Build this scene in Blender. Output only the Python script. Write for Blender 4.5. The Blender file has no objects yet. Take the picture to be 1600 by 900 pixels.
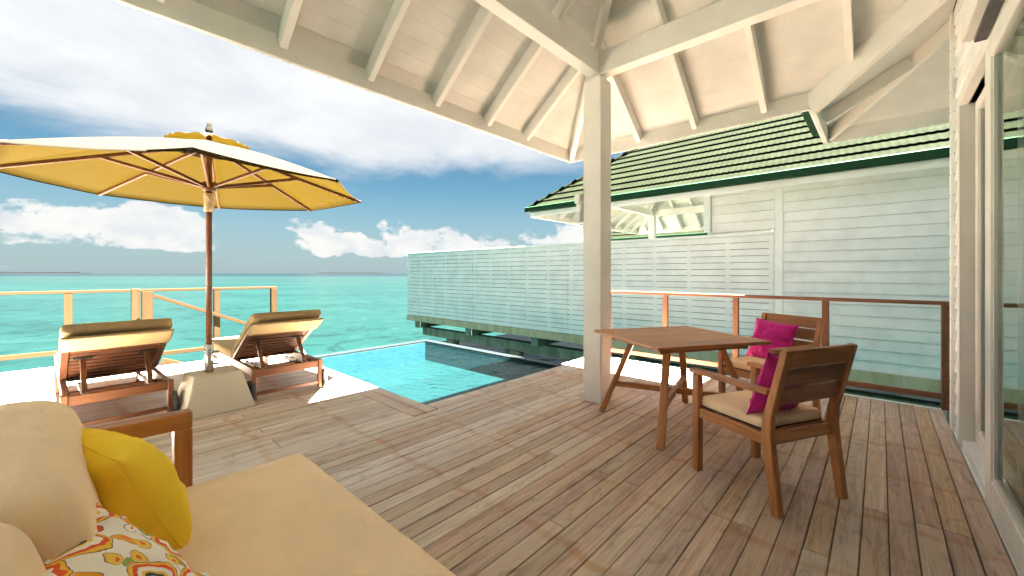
import bpy, bmesh, math, random
from mathutils import Vector, Matrix, noise as mnoise
R = math.radians
sc = bpy.context.scene
random.seed(7)

# ------------------------------------------------------------------ camera
TH = R(42.4)                       # viewing direction, measured from +X (deck boards) towards +Y (sea)
cam_data = bpy.data.cameras.new('camera')
cam_data.sensor_width = 36.0
cam_data.lens = 36.0 * 630.0 / 1600.0
cam_data.shift_y = -23.0 / 1600.0
cam_data.clip_start = 0.03
cam_data.clip_end = 20000
cam = bpy.data.objects.new('camera', cam_data)
sc.collection.objects.link(cam)
cam.location = (0, 0, 1.26)
cam.rotation_euler = (R(90), 0, TH - R(90))
sc.camera = cam

# ------------------------------------------------------------------ sun, sky, exposure
SUN_TRAVEL = Vector((-0.01, 0.93, -2.93)).normalized()
sl = bpy.data.lights.new('sun', 'SUN')
sl.energy = 5.0
sl.angle = R(0.53)
sl.color = (1.0, 0.94, 0.86)
so = bpy.data.objects.new('sun', sl)
sc.collection.objects.link(so)
so.rotation_euler = SUN_TRAVEL.to_track_quat('-Z', 'Y').to_euler()
so.location = (0, 0, 30)

world = bpy.data.worlds.new('World')
sc.world = world
world.use_nodes = True
SKY_STRENGTH = 0.05
CLOUD = 0.0185
EXPOSURE = 5.8
sc.view_settings.view_transform = 'Standard'
sc.view_settings.look = 'None'
sc.view_settings.exposure = EXPOSURE
sc.view_settings.gamma = 1.0
sc.view_settings.use_curve_mapping = False
sc.cycles.max_bounces = 12
sc.cycles.diffuse_bounces = 9
sc.cycles.glossy_bounces = 4
sc.cycles.transparent_max_bounces = 12
sc.cycles.caustics_reflective = False
sc.cycles.caustics_refractive = False
sc.cycles.sample_clamp_indirect = 4.0
sc.cycles.use_denoising = True


class NT:
    """small node-tree helper"""
    def __init__(s, tree):
        s.t = tree; s.n = tree.nodes; s.l = tree.links

    def new(s, typ, **kw):
        nd = s.n.new(typ)
        for k, v in kw.items():
            setattr(nd, k, v)
        return nd

    def put(s, sock, v):
        if isinstance(v, bpy.types.NodeSocket):
            s.l.new(v, sock)
        else:
            if sock.type == 'RGBA' and not isinstance(v, (int, float)) and len(v) == 3:
                v = (*v, 1)
            sock.default_value = v

    def math(s, op, a, b=0.0, c=0.0, clamp=False):
        nd = s.new('ShaderNodeMath', operation=op, use_clamp=clamp)
        s.put(nd.inputs[0], a); s.put(nd.inputs[1], b); s.put(nd.inputs[2], c)
        return nd.outputs[0]

    def vmath(s, op, a, b=(0, 0, 0)):
        nd = s.new('ShaderNodeVectorMath', operation=op)
        s.put(nd.inputs[0], a); s.put(nd.inputs[1], b)
        return nd.outputs['Value'] if op in ('DOT_PRODUCT', 'LENGTH', 'DISTANCE') else nd.outputs[0]

    def sep(s, v):
        nd = s.new('ShaderNodeSeparateXYZ'); s.put(nd.inputs[0], v); return nd.outputs

    def comb(s, x, y, z):
        nd = s.new('ShaderNodeCombineXYZ')
        s.put(nd.inputs[0], x); s.put(nd.inputs[1], y); s.put(nd.inputs[2], z)
        return nd.outputs[0]

    def noise(s, vec, scale=5.0, detail=4.0, rough=0.5, dist=0.0):
        nd = s.new('ShaderNodeTexNoise')
        s.put(nd.inputs['Vector'], vec); nd.inputs['Scale'].default_value = scale
        nd.inputs['Detail'].default_value = detail; nd.inputs['Roughness'].default_value = rough
        nd.inputs['Distortion'].default_value = dist
        return nd.outputs['Fac']

    def smooth(s, v, a, b, lo=0.0, hi=1.0, typ='SMOOTHSTEP'):
        nd = s.new('ShaderNodeMapRange', interpolation_type=typ)
        s.put(nd.inputs['Value'], v)
        nd.inputs['From Min'].default_value = a; nd.inputs['From Max'].default_value = b
        nd.inputs['To Min'].default_value = lo; nd.inputs['To Max'].default_value = hi
        return nd.outputs[0]

    def mix(s, fac, a, b, blend='MIX'):
        nd = s.new('ShaderNodeMix', data_type='RGBA', blend_type=blend)
        s.put(nd.inputs[0], fac); s.put(nd.inputs[6], a); s.put(nd.inputs[7], b)
        return nd.outputs[2]

    def ramp(s, v, stops, interp='LINEAR'):
        nd = s.new('ShaderNodeValToRGB')
        nd.color_ramp.interpolation = interp
        el = nd.color_ramp.elements
        while len(el) < len(stops):
            el.new(0.5)
        for e, (p, c) in zip(el, stops):
            e.position = p; e.color = (*c, 1) if len(c) == 3 else c
        s.put(nd.inputs[0], v)
        return nd.outputs[0]

    def bump(s, h, strength=0.3, dist=0.01, normal=None):
        nd = s.new('ShaderNodeBump')
        s.put(nd.inputs['Height'], h); nd.inputs['Strength'].default_value = strength
        nd.inputs['Distance'].default_value = dist
        if normal is not None:
            s.put(nd.inputs['Normal'], normal)
        return nd.outputs[0]


def build_sky():
    g = NT(world.node_tree)
    g.n.clear()
    out = g.new('ShaderNodeOutputWorld'); bg = g.new('ShaderNodeBackground')
    sky = g.new('ShaderNodeTexSky', sky_type='NISHITA')
    sky.sun_disc = False
    to_sun = -SUN_TRAVEL
    sky.sun_elevation = math.asin(to_sun.z)
    sky.sun_rotation = math.atan2(to_sun.x, to_sun.y) % (2 * math.pi)
    sky.air_density = 1.0; sky.dust_density = 0.6; sky.ozone_density = 2.5
    tc = g.new('ShaderNodeTexCoord')
    d = g.vmath('NORMALIZE', tc.outputs['Generated'])
    x, y, z = g.sep(d)
    zc = g.math('MAXIMUM', z, 0.0)
    den = g.math('ADD', zc, 0.16)
    pl = g.comb(g.math('DIVIDE', x, den), g.math('DIVIDE', y, den), 0.0)
    # blue of the air, slightly deepened
    blue = g.mix(1.0, sky.outputs[0], (0.031, 0.045, 0.0435), 'MULTIPLY')
    blue = g.vmath('SCALE', blue); g.n[-1].inputs['Scale'].default_value = SKY_STRENGTH
    # pale hazy horizon
    haze = g.smooth(zc, 0.0, 0.22, 1.0, 0.0)
    col = g.mix(g.math('MULTIPLY', haze, 0.80), blue, (0.0080, 0.0100, 0.0112))
    # high thin veil of cloud
    n1 = g.noise(g.vmath('MULTIPLY', pl, (1.0, 1.0, 1.0)), 1.15, 9, 0.58, 0.5)
    n2 = g.noise(g.vmath('ADD', pl, (3.1, 7.7, 0.0)), 0.42, 4, 0.5, 0.2)
    cov = g.math('ADD', g.math('MULTIPLY', n1, 0.75), g.math('MULTIPLY', n2, 0.7))
    lift = g.smooth(zc, 0.16, 0.36, -0.24, 0.30)
    m1 = g.smooth(g.math('ADD', cov, lift), 0.60, 0.92)
    tone = g.noise(pl, 2.1, 6, 0.6, 0.3)
    c1 = g.mix(g.smooth(tone, 0.3, 0.7), (0.80 * CLOUD, 0.84 * CLOUD, 0.885 * CLOUD), (0.97 * CLOUD, 0.985 * CLOUD, 1.0 * CLOUD))
    col = g.mix(m1, col, c1)
    # cumulus standing over the horizon
    cv = g.comb(g.math('MULTIPLY', x, 7.0), g.math('MULTIPLY', y, 7.0), g.math('MULTIPLY', z, 11.0))
    big = g.noise(g.vmath('MULTIPLY', d, (2.6, 2.6, 1.5)), 1.0, 2, 0.5)
    puff = g.noise(cv, 1.25, 9, 0.60, 0.15)
    prof = g.math('MULTIPLY', g.smooth(zc, 0.012, 0.05), g.smooth(zc, 0.085, 0.20, 1.0, 0.0))
    s = g.math('ADD', g.math('MULTIPLY', puff, 0.8), g.math('MULTIPLY', big, 0.75))
    s = g.math('ADD', s, g.math('MULTIPLY', g.math('SUBTRACT', prof, 1.0), 0.42))
    m2 = g.smooth(s, 0.745, 0.80)
    shade = g.smooth(g.noise(g.vmath('ADD', cv, (0.0, 0.0, 0.6)), 1.6, 8, 0.6), 0.35, 0.62)
    c2 = g.mix(shade, (0.80 * CLOUD, 0.83 * CLOUD, 0.87 * CLOUD), (1.0 * CLOUD, 0.985 * CLOUD, 0.95 * CLOUD))
    col = g.mix(g.math('MULTIPLY', m2, 0.92), col, c2)
    g.put(bg.inputs['Color'], col)
    bg.inputs['Strength'].default_value = 1.0
    g.l.new(bg.outputs[0], out.inputs['Surface'])


build_sky()

# ------------------------------------------------------------------ materials
MATS = {}


def new_mat(name):
    m = bpy.data.materials.new(name)
    m.use_nodes = True
    g = NT(m.node_tree)
    b = g.n['Principled BSDF']
    MATS[name] = m
    return m, g, b


def coords(g, which='Object'):
    return g.new('ShaderNodeTexCoord').outputs[which]


def rnd(g):
    return g.new('ShaderNodeObjectInfo').outputs['Random']


def paint(name, col, rough=0.45, dirt=0.06, bump=0.05, spec=0.4):
    m, g, b = new_mat(name)
    p = g.new('ShaderNodeNewGeometry').outputs['Position']
    n = g.noise(p, 3.0, 6, 0.6)
    n2 = g.noise(p, 40.0, 3, 0.5)
    dark = tuple(c * (1 - dirt * 2.2) for c in col)
    c = g.mix(g.smooth(n, 0.35, 0.7), col, dark)
    v = g.math('ADD', g.math('MULTIPLY', rnd(g), 0.05), 0.965)
    hs = g.new('ShaderNodeHueSaturation'); g.put(hs.inputs['Color'], c); g.put(hs.inputs['Value'], v)
    g.put(b.inputs['Base Color'], hs.outputs[0])
    b.inputs['Roughness'].default_value = rough
    b.inputs['Specular IOR Level'].default_value = spec
    g.put(b.inputs['Normal'], g.bump(g.math('ADD', n2, g.math('MULTIPLY', n, 0.5)), bump, 0.01))
    return m


def wood(name, light, dark, rough=0.45, stretch=14.0, base=2.0, var=0.25, bumps=0.15, spec=0.35):
    """grain runs along each piece's own X"""
    m, g, b = new_mat(name)
    co = coords(g)
    r = rnd(g)
    off = g.comb(g.math('MULTIPLY', r, 37.0), g.math('MULTIPLY', r, 91.0), g.math('MULTIPLY', r, 53.0))
    v = g.vmath('ADD', g.vmath('MULTIPLY', co, (base, base * stretch, base * stretch)), off)
    n = g.noise(v, 1.0, 7, 0.62, 0.9)
    fine = g.noise(g.vmath('MULTIPLY', v, (2.0, 6.0, 6.0)), 1.0, 3, 0.5)
    f = g.math('ADD', g.math('MULTIPLY', n, 0.8), g.math('MULTIPLY', fine, 0.2))
    c = g.ramp(f, [(0.30, dark), (0.52, tuple((a + d) / 2 for a, d in zip(light, dark))), (0.72, light)])
    hs = g.new('ShaderNodeHueSaturation'); g.put(hs.inputs['Color'], c)
    g.put(hs.inputs['Value'], g.math('ADD', g.math('MULTIPLY', r, var * 2), 1 - var))
    g.put(b.inputs['Base Color'], hs.outputs[0])
    g.put(b.inputs['Roughness'], g.smooth(f, 0.2, 0.8, rough + 0.12, rough - 0.08, 'LINEAR'))
    b.inputs['Specular IOR Level'].default_value = spec
    g.put(b.inputs['Normal'], g.bump(f, bumps, 0.004))
    return m


def fabric(name, col, rough=0.9, weave=420.0, var=0.10, trans=None, sheen=0.0):
    m, g, b = new_mat(name)
    co = coords(g)
    n = g.noise(co, 4.0, 5, 0.6)
    w = g.noise(co, weave, 2, 0.5)
    c = g.mix(g.smooth(n, 0.3, 0.7), tuple(x * (1 - var) for x in col), tuple(min(1, x * (1 + var)) for x in col))
    c = g.mix(g.smooth(w, 0.35, 0.65, 0.0, 0.16), c, tuple(x * 0.6 for x in col))
    g.put(b.inputs['Base Color'], c)
    b.inputs['Roughness'].default_value = rough
    b.inputs['Specular IOR Level'].default_value = 0.02
    b.inputs['Sheen Weight'].default_value = sheen
    h = g.math('ADD', g.math('MULTIPLY', w, 0.12), g.math('ADD', g.math('MULTIPLY', g.noise(co, 11.0, 4, 0.55, 1.4), 0.8), g.math('MULTIPLY', g.noise(co, 3.2, 3, 0.5, 1.0), 1.6)))
    g.put(b.inputs['Normal'], g.bump(h, 0.33, 0.022))
    if trans:
        tr = g.new('ShaderNodeBsdfTranslucent'); g.put(tr.inputs['Color'], trans[1])
        mx = g.new('ShaderNodeMixShader'); mx.inputs[0].default_value = trans[0]
        g.l.new(b.outputs[0], mx.inputs[1]); g.l.new(tr.outputs[0], mx.inputs[2])
        g.l.new(mx.outputs[0], g.n['Material Output'].inputs['Surface'])
    return m


def plain(name, col, rough=0.4, metal=0.0, spec=0.5):
    m, g, b = new_mat(name)
    co = coords(g)
    n = g.noise(co, 12.0, 5, 0.6)
    g.put(b.inputs['Base Color'], g.mix(g.smooth(n, 0.3, 0.75), col, tuple(c * 0.8 for c in col)))
    g.put(b.inputs['Roughness'], g.smooth(n, 0.3, 0.7, rough * 0.85, min(1, rough * 1.2)))
    b.inputs['Metallic'].default_value = metal
    b.inputs['Specular IOR Level'].default_value = spec
    return m


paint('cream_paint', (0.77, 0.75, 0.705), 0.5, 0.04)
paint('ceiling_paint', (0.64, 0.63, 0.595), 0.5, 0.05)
paint('white_paint', (0.86, 0.88, 0.86), 0.45, 0.035)
paint('siding_paint', (0.86, 0.88, 0.87), 0.5, 0.05)
paint('fence_paint', (0.88, 0.89, 0.88), 0.5, 0.05)
paint('green_trim', (0.010, 0.045, 0.020), 0.6, 0.05, spec=0.12)
paint('tile_green', (0.0072, 0.0094, 0.0047), 0.85, 0.14, 0.2, spec=0.02)
wood('lounger_teak', (0.24, 0.096, 0.038), (0.12, 0.042, 0.016), 0.42, 14, 2.2, 0.12)
wood('lounger_slat', (0.15, 0.060, 0.027), (0.075, 0.027, 0.012), 0.45, 14, 2.2, 0.14)
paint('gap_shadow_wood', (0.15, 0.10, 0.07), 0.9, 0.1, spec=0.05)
paint('room_paint', (0.62, 0.58, 0.50), 0.7, 0.03)
wood('teak', (0.56, 0.25, 0.088), (0.30, 0.108, 0.035), 0.38, 14, 2.2, 0.14)
wood('teak_dark', (0.40, 0.17, 0.07), (0.20, 0.074, 0.03), 0.42, 14, 2.2, 0.14)
wood('umbrella_wood', (0.17, 0.062, 0.020), (0.095, 0.030, 0.010), 0.4, 12, 2.0, 0.1)
wood('rail_wood', (0.30, 0.135, 0.075), (0.16, 0.066, 0.035), 0.45, 14, 2.0, 0.12)
wood('pine', (0.034, 0.0222, 0.0115), (0.0235, 0.0140, 0.0064), 0.65, 10, 1.6, 0.10, 0.15, 0.02)
fabric('beige_cushion', (0.89, 0.69, 0.455), 0.85, 380, 0.05)
fabric('khaki_cushion', (0.43, 0.315, 0.165), 0.85, 300, 0.06)
fabric('yellow_fabric', (0.94, 0.66, 0.06), 0.85, 420, 0.06)
fabric('magenta_fabric', (0.60, 0.025, 0.24), 0.8, 260, 0.10, sheen=0.2)
fabric('canopy_fabric', (0.0160, 0.0146, 0.0112), 0.85, 300, 0.03, trans=(0.0092, (0.95, 0.57, 0.04)))
fabric('curtain_fabric', (0.70, 0.66, 0.55), 0.9, 300, 0.05, trans=(0.4, (0.7, 0.66, 0.55)))
fabric('sleeve_fabric', (0.62, 0.45, 0.28), 0.9, 200, 0.08)
plain('steel', (0.62, 0.61, 0.58), 0.28, 1.0)
plain('dark_metal', (0.10, 0.095, 0.09), 0.4, 0.6)
plain('rubber', (0.025, 0.025, 0.026), 0.6)
plain('wheel_grey', (0.10, 0.10, 0.105), 0.5)
plain('white_plastic', (0.80, 0.82, 0.80), 0.35)
plain('lamp_glass', (0.85, 0.85, 0.80), 0.25)
plain('piping', (0.05, 0.035, 0.03), 0.8)


def concrete(name, col, col2, algae=None, rough_bump=0.3):
    m, g, b = new_mat(name)
    p = g.new('ShaderNodeNewGeometry').outputs['Position']
    n = g.noise(p, 2.2, 8, 0.65)
    n2 = g.noise(p, 30.0, 4, 0.6)
    c = g.mix(g.smooth(n, 0.35, 0.68), col, col2)
    if algae:
        st = g.noise(g.vmath('MULTIPLY', p, (5.0, 5.0, 0.9)), 1.0, 6, 0.6)
        c = g.mix(g.smooth(st, 0.42, 0.66, 0.0, 0.85), c, algae)
    c = g.mix(g.smooth(n2, 0.45, 0.7, 0.0, rough_bump * 1.15), c, tuple(x * 0.72 for x in col))
    g.put(b.inputs['Base Color'], c)
    b.inputs['Roughness'].default_value = 0.85
    b.inputs['Specular IOR Level'].default_value = 0.2
    g.put(b.inputs['Normal'], g.bump(n2, rough_bump, 0.01))
    return m


concrete('base_concrete', (0.60, 0.55, 0.45), (0.56, 0.51, 0.415), None, 0.08)
concrete('edge_concrete', (0.56, 0.50, 0.36), (0.46, 0.41, 0.28), (0.38, 0.34, 0.20))
concrete('pile_concrete', (0.32, 0.31, 0.25), (0.20, 0.21, 0.16), (0.13, 0.15, 0.10))


def deck_mat():
    m, g, b = new_mat('deck_wood')
    p = g.new('ShaderNodeNewGeometry').outputs['Position']
    x, y, z = g.sep(p)
    r = rnd(g)
    off = g.comb(g.math('MULTIPLY', r, 61.0), g.math('MULTIPLY', r, 23.0), 0.0)
    co = coords(g)
    v = g.vmath('ADD', g.vmath('MULTIPLY', co, (1.4, 26.0, 26.0)), off)
    n = g.noise(v, 1.0, 8, 0.66, 1.1)
    fine = g.noise(g.vmath('MULTIPLY', v, (4.0, 5.0, 5.0)), 1.0, 4, 0.6)
    f = g.math('ADD', g.math('MULTIPLY', n, 0.7), g.math('MULTIPLY', fine, 0.3))
    brown = g.ramp(f, [(0.28, (0.2911, 0.1796, 0.1113)), (0.48, (0.4752, 0.3225, 0.2136)), (0.72, (0.6653, 0.4870, 0.3381))])
    grey = g.ramp(f, [(0.28, (0.3267, 0.2694, 0.2071)), (0.48, (0.5108, 0.4490, 0.3643)), (0.74, (0.7009, 0.6452, 0.5504))])
    # boards out in the open have bleached; the ones under the roof kept their brown
    blotch = g.noise(p, 1.3, 5, 0.6)
    open_ = g.math('SUBTRACT', g.math('ADD', g.math('MULTIPLY', y, 0.30), g.math('MULTIPLY', blotch, 1.0)), g.math('MULTIPLY', x, 0.10))
    wv = g.math('ADD', g.smooth(open_, 0.55, 1.5), g.math('MULTIPLY', g.math('SUBTRACT', r, 0.40), 0.8), clamp=True)
    c = g.mix(wv, brown, grey)
    # scuffs across boards
    sc_ = g.noise(g.vmath('MULTIPLY', p, (2.0, 6.0, 1.0)), 1.6, 8, 0.7, 1.5)
    c = g.mix(g.smooth(sc_, 0.51, 0.68, 0.0, 0.50), c, (0.20, 0.135, 0.092))
    c = g.mix(g.smooth(g.noise(p, 5.0, 8, 0.7, 0.8), 0.58, 0.75, 0.0, 0.35), c, (0.52, 0.41, 0.31))
    # rust bleeding along the joist lines
    wob = g.math('MULTIPLY', g.math('SUBTRACT', g.noise(p, 3.0, 4, 0.6), 0.5), 0.22)
    fr = g.math('ABSOLUTE', g.math('SUBTRACT', g.math('FRACT', g.math('ADD', g.math('ADD', g.math('DIVIDE', x, 0.62), g.math('MULTIPLY', g.math('SUBTRACT', r, 0.5), 0.10)), wob)), 0.5))
    line = g.smooth(fr, 0.012, 0.075, 1.0, 0.0)
    blob = g.smooth(g.noise(g.vmath('ADD', g.vmath('MULTIPLY', p, (2.2, 3.0, 1.0)), off), 1.0, 4, 0.6), 0.36, 0.58)
    c = g.mix(g.math('MULTIPLY', g.math('MULTIPLY', line, blob), 0.55), c, (0.40, 0.175, 0.055))
    hs = g.new('ShaderNodeHueSaturation'); g.put(hs.inputs['Color'], c)
    r2 = g.math('FRACT', g.math('MULTIPLY', r, 17.31)); r3 = g.math('FRACT', g.math('MULTIPLY', r, 41.7))
    g.put(hs.inputs['Hue'], g.math('ADD', g.math('MULTIPLY', r2, 0.022), 0.489))
    g.put(hs.inputs['Saturation'], g.math('ADD', g.math('MULTIPLY', r3, 0.30), 0.72))
    g.put(hs.inputs['Value'], g.math('ADD', g.math('MULTIPLY', r, 0.25), 0.95))
    g.put(b.inputs['Base Color'], hs.outputs[0])
    g.put(b.inputs['Roughness'], g.smooth(f, 0.3, 0.7, 0.72, 0.52))
    b.inputs['Specular IOR Level'].default_value = 0.3
    g.put(b.inputs['Normal'], g.bump(f, 0.28, 0.004))


deck_mat()


def sea_mat():
    m, g, b = new_mat('sea_water')
    p = g.new('ShaderNodeNewGeometry').outputs['Position']
    # distance out to sea and drift along the shore, in metres
    fwd = g.vmath('DOT_PRODUCT', p, (math.cos(TH), math.sin(TH), 0.0))
    alo = g.vmath('DOT_PRODUCT', p, (math.sin(TH), -math.cos(TH), 0.0))
    q = g.comb(g.math('MULTIPLY', alo, 0.35), fwd, 0.0)
    patch = g.noise(q, 0.045, 6, 0.6, 0.6)
    fine = g.math('ADD', g.math('MULTIPLY', g.noise(p, 0.62, 6, 0.68, 1.2), 0.7), g.math('MULTIPLY', g.noise(q, 0.11, 5, 0.6, 0.5), 0.3))
    c = g.ramp(patch, [(0.30, (0.0006, 0.0061, 0.0055)), (0.47, (0.0013, 0.0096, 0.0084)), (0.62, (0.0018, 0.0114, 0.0097)), (0.78, (0.0030, 0.0131, 0.0109))])
    c = g.mix(g.smooth(fine, 0.51, 0.60, 0.0, 0.80), c, (0.0004, 0.0051, 0.0044))
    c = g.mix(g.smooth(fine, 0.38, 0.47, 0.55, 0.0), c, (0.0041, 0.0142, 0.0118))
    band = g.math('ADD', fwd, g.math('MULTIPLY', g.math('SUBTRACT', patch, 0.5), 260.0))
    c = g.mix(g.smooth(band, 60.0, 230.0, 0.0, 0.6), c, (0.0028, 0.0092, 0.0079))
    c = g.mix(g.smooth(band, 330.0, 480.0), c, (0.0006, 0.0032, 0.0043))
    # shade close under the decks painted in as dark green, with weed spots
    near = g.smooth(fwd, 6.8, 4.6)
    c = g.mix(g.math('MULTIPLY', near, 0.75), c, g.mix(g.smooth(g.noise(p, 3.0, 5, 0.6), 0.45, 0.6), (0.0005, 0.0053, 0.0036), (0.0002, 0.0020, 0.0014)))
    g.put(b.inputs['Base Color'], c)
    b.inputs['Roughness'].default_value = 0.22
    b.inputs['IOR'].default_value = 1.33
    b.inputs['Specular IOR Level'].default_value = 0.16
    w1 = g.noise(q, 0.9, 5, 0.6, 0.7)
    w2 = g.noise(p, 3.4, 5, 0.6, 0.4)
    h = g.math('ADD', w1, g.math('MULTIPLY', w2, 0.30))
    g.put(b.inputs['Normal'], g.bump(h, 0.55, 0.28))


sea_mat()


def pool_mats():
    m, g, b = new_mat('pool_tile')
    co = g.new('ShaderNodeNewGeometry').outputs['Position']
    x, y, z = g.sep(co)
    T = 0.05

    def grout(a):
        f = g.math('ABSOLUTE', g.math('SUBTRACT', g.math('FRACT', g.math('DIVIDE', a, T)), 0.5))
        return g.smooth(f, 0.44, 0.48)
    gx = g.math('MAXIMUM', g.math('MAXIMUM', grout(x), grout(y)), grout(z))
    cell = g.new('ShaderNodeTexWhiteNoise', noise_dimensions='3D')
    g.put(cell.inputs['Vector'], g.vmath('FLOOR', g.vmath('DIVIDE', co, (T, T, T))))
    c = g.ramp(cell.outputs['Value'], [(0.0, (0.0026, 0.0162, 0.0295)), (0.4, (0.0053, 0.0238, 0.0358)), (0.75, (0.0080, 0.0291, 0.0398)), (1.0, (0.0122, 0.0346, 0.0437))])
    c = g.mix(g.math('MULTIPLY', gx, 0.6), c, (0.026, 0.050, 0.058))
    g.put(b.inputs['Base Color'], c); b.inputs['Roughness'].default_value = 0.3; b.inputs['Specular IOR Level'].default_value = 0.1
    g.put(b.inputs['Normal'], g.bump(gx, -0.3, 0.004))
    m, g, b = new_mat('pool_floor_tile')
    co = g.new('ShaderNodeNewGeometry').outputs['Position']
    cell = g.new('ShaderNodeTexWhiteNoise', noise_dimensions='3D')
    g.put(cell.inputs['Vector'], g.vmath('FLOOR', g.vmath('DIVIDE', co, (T, T, T))))
    c = g.ramp(cell.outputs['Value'], [(0.0, (0.0057, 0.0114, 0.0118)), (0.5, (0.0070, 0.0125, 0.0126)), (1.0, (0.0096, 0.0136, 0.0136))])
    g.put(b.inputs['Base Color'], c); b.inputs['Roughness'].default_value = 0.4; b.inputs['Specular IOR Level'].default_value = 0.1
    m, g, b = new_mat('rim_tile')
    co = g.new('ShaderNodeNewGeometry').outputs['Position']
    cell = g.new('ShaderNodeTexWhiteNoise', noise_dimensions='3D')
    g.put(cell.inputs['Vector'], g.vmath('FLOOR', g.vmath('DIVIDE', co, (T, T, T))))
    c = g.ramp(cell.outputs['Value'], [(0.0, (0.0081, 0.0124, 0.0136)), (1.0, (0.0124, 0.0155, 0.0161))])
    g.put(b.inputs['Base Color'], c); b.inputs['Roughness'].default_value = 0.25; b.inputs['Specular IOR Level'].default_value = 0.1
    # water: clear tinted body with a mirror-like rippled skin
    m, g, b = new_mat('pool_water')
    g.n.remove(b)
    p = g.new('ShaderNodeNewGeometry').outputs['Position']
    h = g.math('ADD', g.noise(p, 3.5, 3, 0.5, 0.6), g.math('MULTIPLY', g.noise(p, 13.0, 3, 0.5), 0.35))
    nb = g.bump(h, 0.6, 0.06)
    tr = g.new('ShaderNodeBsdfTransparent'); tr.inputs['Color'].default_value = (0.50, 0.93, 0.95, 1)
    gl = g.new('ShaderNodeBsdfGlossy'); gl.inputs['Roughness'].default_value = 0.03
    gl.inputs['Color'].default_value = (1, 1, 1, 1)
    g.put(gl.inputs['Normal'], nb)
    fr = g.new('ShaderNodeFresnel'); fr.inputs['IOR'].default_value = 1.33
    g.put(fr.inputs['Normal'], nb)
    mx = g.new('ShaderNodeMixShader')
    g.put(mx.inputs[0], g.math('MULTIPLY', fr.outputs[0], 0.75))
    # a little light scattered back by the body of the water
    df = g.new('ShaderNodeBsdfDiffuse'); df.inputs['Color'].default_value = (0.010, 0.068, 0.076, 1)
    body = g.new('ShaderNodeMixShader'); body.inputs[0].default_value = 0.028
    g.l.new(tr.outputs[0], body.inputs[1]); g.l.new(df.outputs[0], body.inputs[2])
    g.l.new(body.outputs[0], mx.inputs[1]); g.l.new(gl.outputs[0], mx.inputs[2])
    g.l.new(mx.outputs[0], g.n['Material Output'].inputs['Surface'])


pool_mats()


def glass_mat():
    m, g, b = new_mat('window_glass')
    g.n.remove(b)
    tr = g.new('ShaderNodeBsdfTransparent'); tr.inputs['Color'].default_value = (0.80, 0.86, 0.80, 1)
    gl = g.new('ShaderNodeBsdfGlossy'); gl.inputs['Roughness'].default_value = 0.0
    gl.inputs['Color'].default_value = (0.92, 0.97, 0.90, 1)
    fr = g.new('ShaderNodeFresnel'); fr.inputs['IOR'].default_value = 1.6
    mx = g.new('ShaderNodeMixShader')
    g.put(mx.inputs[0], fr.outputs[0])
    g.l.new(tr.outputs[0], mx.inputs[1]); g.l.new(gl.outputs[0], mx.inputs[2])
    g.l.new(mx.outputs[0], g.n['Material Output'].inputs['Surface'])


glass_mat()


def floral_mat():
    m, g, b = new_mat('floral_fabric')
    co = coords(g)
    wob = g.new('ShaderNodeTexNoise'); g.put(wob.inputs['Vector'], co); wob.inputs['Scale'].default_value = 14.0
    v = g.vmath('ADD', co, g.vmath('MULTIPLY', g.vmath('SUBTRACT', wob.outputs['Color'], (0.5, 0.5, 0.5)), (0.05, 0.05, 0.0)))
    x, y, z = g.sep(v)
    flat = g.comb(x, y, 0.0)
    col = (0.86, 0.80, 0.70)
    # small leaves and petals
    vo2 = g.new('ShaderNodeTexVoronoi', voronoi_dimensions='2D'); g.put(vo2.inputs['Vector'], flat); vo2.inputs['Scale'].default_value = 22.0
    d2 = vo2.outputs['Distance']; rc = g.sep(vo2.outputs['Color'])[0]
    leafc = g.ramp(rc, [(0.0, (0.72, 0.09, 0.04)), (0.25, (0.85, 0.36, 0.03)), (0.5, (0.86, 0.55, 0.08)), (0.72, (0.88, 0.82, 0.70)), (0.9, (0.28, 0.40, 0.07))], 'CONSTANT')
    c = g.mix(g.smooth(d2, 0.40, 0.36), col, (0.22, 0.13, 0.06))
    c = g.mix(g.smooth(d2, 0.36, 0.33), c, leafc)
    c = g.mix(g.smooth(d2, 0.13, 0.10), c, (0.80, 0.14, 0.04))
    # large ringed flowers
    vo = g.new('ShaderNodeTexVoronoi', voronoi_dimensions='2D'); g.put(vo.inputs['Vector'], g.vmath('ADD', flat, (0.03, 0.11, 0.0))); vo.inputs['Scale'].default_value = 7.0
    vo.inputs['Randomness'].default_value = 0.8
    d1 = g.math('ADD', vo.outputs['Distance'], g.math('MULTIPLY', g.math('SUBTRACT', g.noise(flat, 45.0, 2, 0.5), 0.5), 0.09))
    rings = g.ramp(d1, [(0.0, (0.86, 0.82, 0.72)), (0.05, (0.05, 0.06, 0.05)), (0.11, (0.85, 0.52, 0.08)), (0.17, (0.88, 0.82, 0.72)), (0.27, (0.78, 0.11, 0.04)), (0.335, (0.86, 0.50, 0.06)), (0.385, (0.20, 0.11, 0.05)), (0.40, (0.86, 0.80, 0.70))], 'CONSTANT')
    c = g.mix(g.smooth(d1, 0.415, 0.405), c, rings)
    g.put(b.inputs['Base Color'], c)
    b.inputs['Roughness'].default_value = 0.85
    b.inputs['Specular IOR Level'].default_value = 0.15
    g.put(b.inputs['Normal'], g.bump(g.noise(co, 300.0, 2), 0.15, 0.01))


floral_mat()

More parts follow.
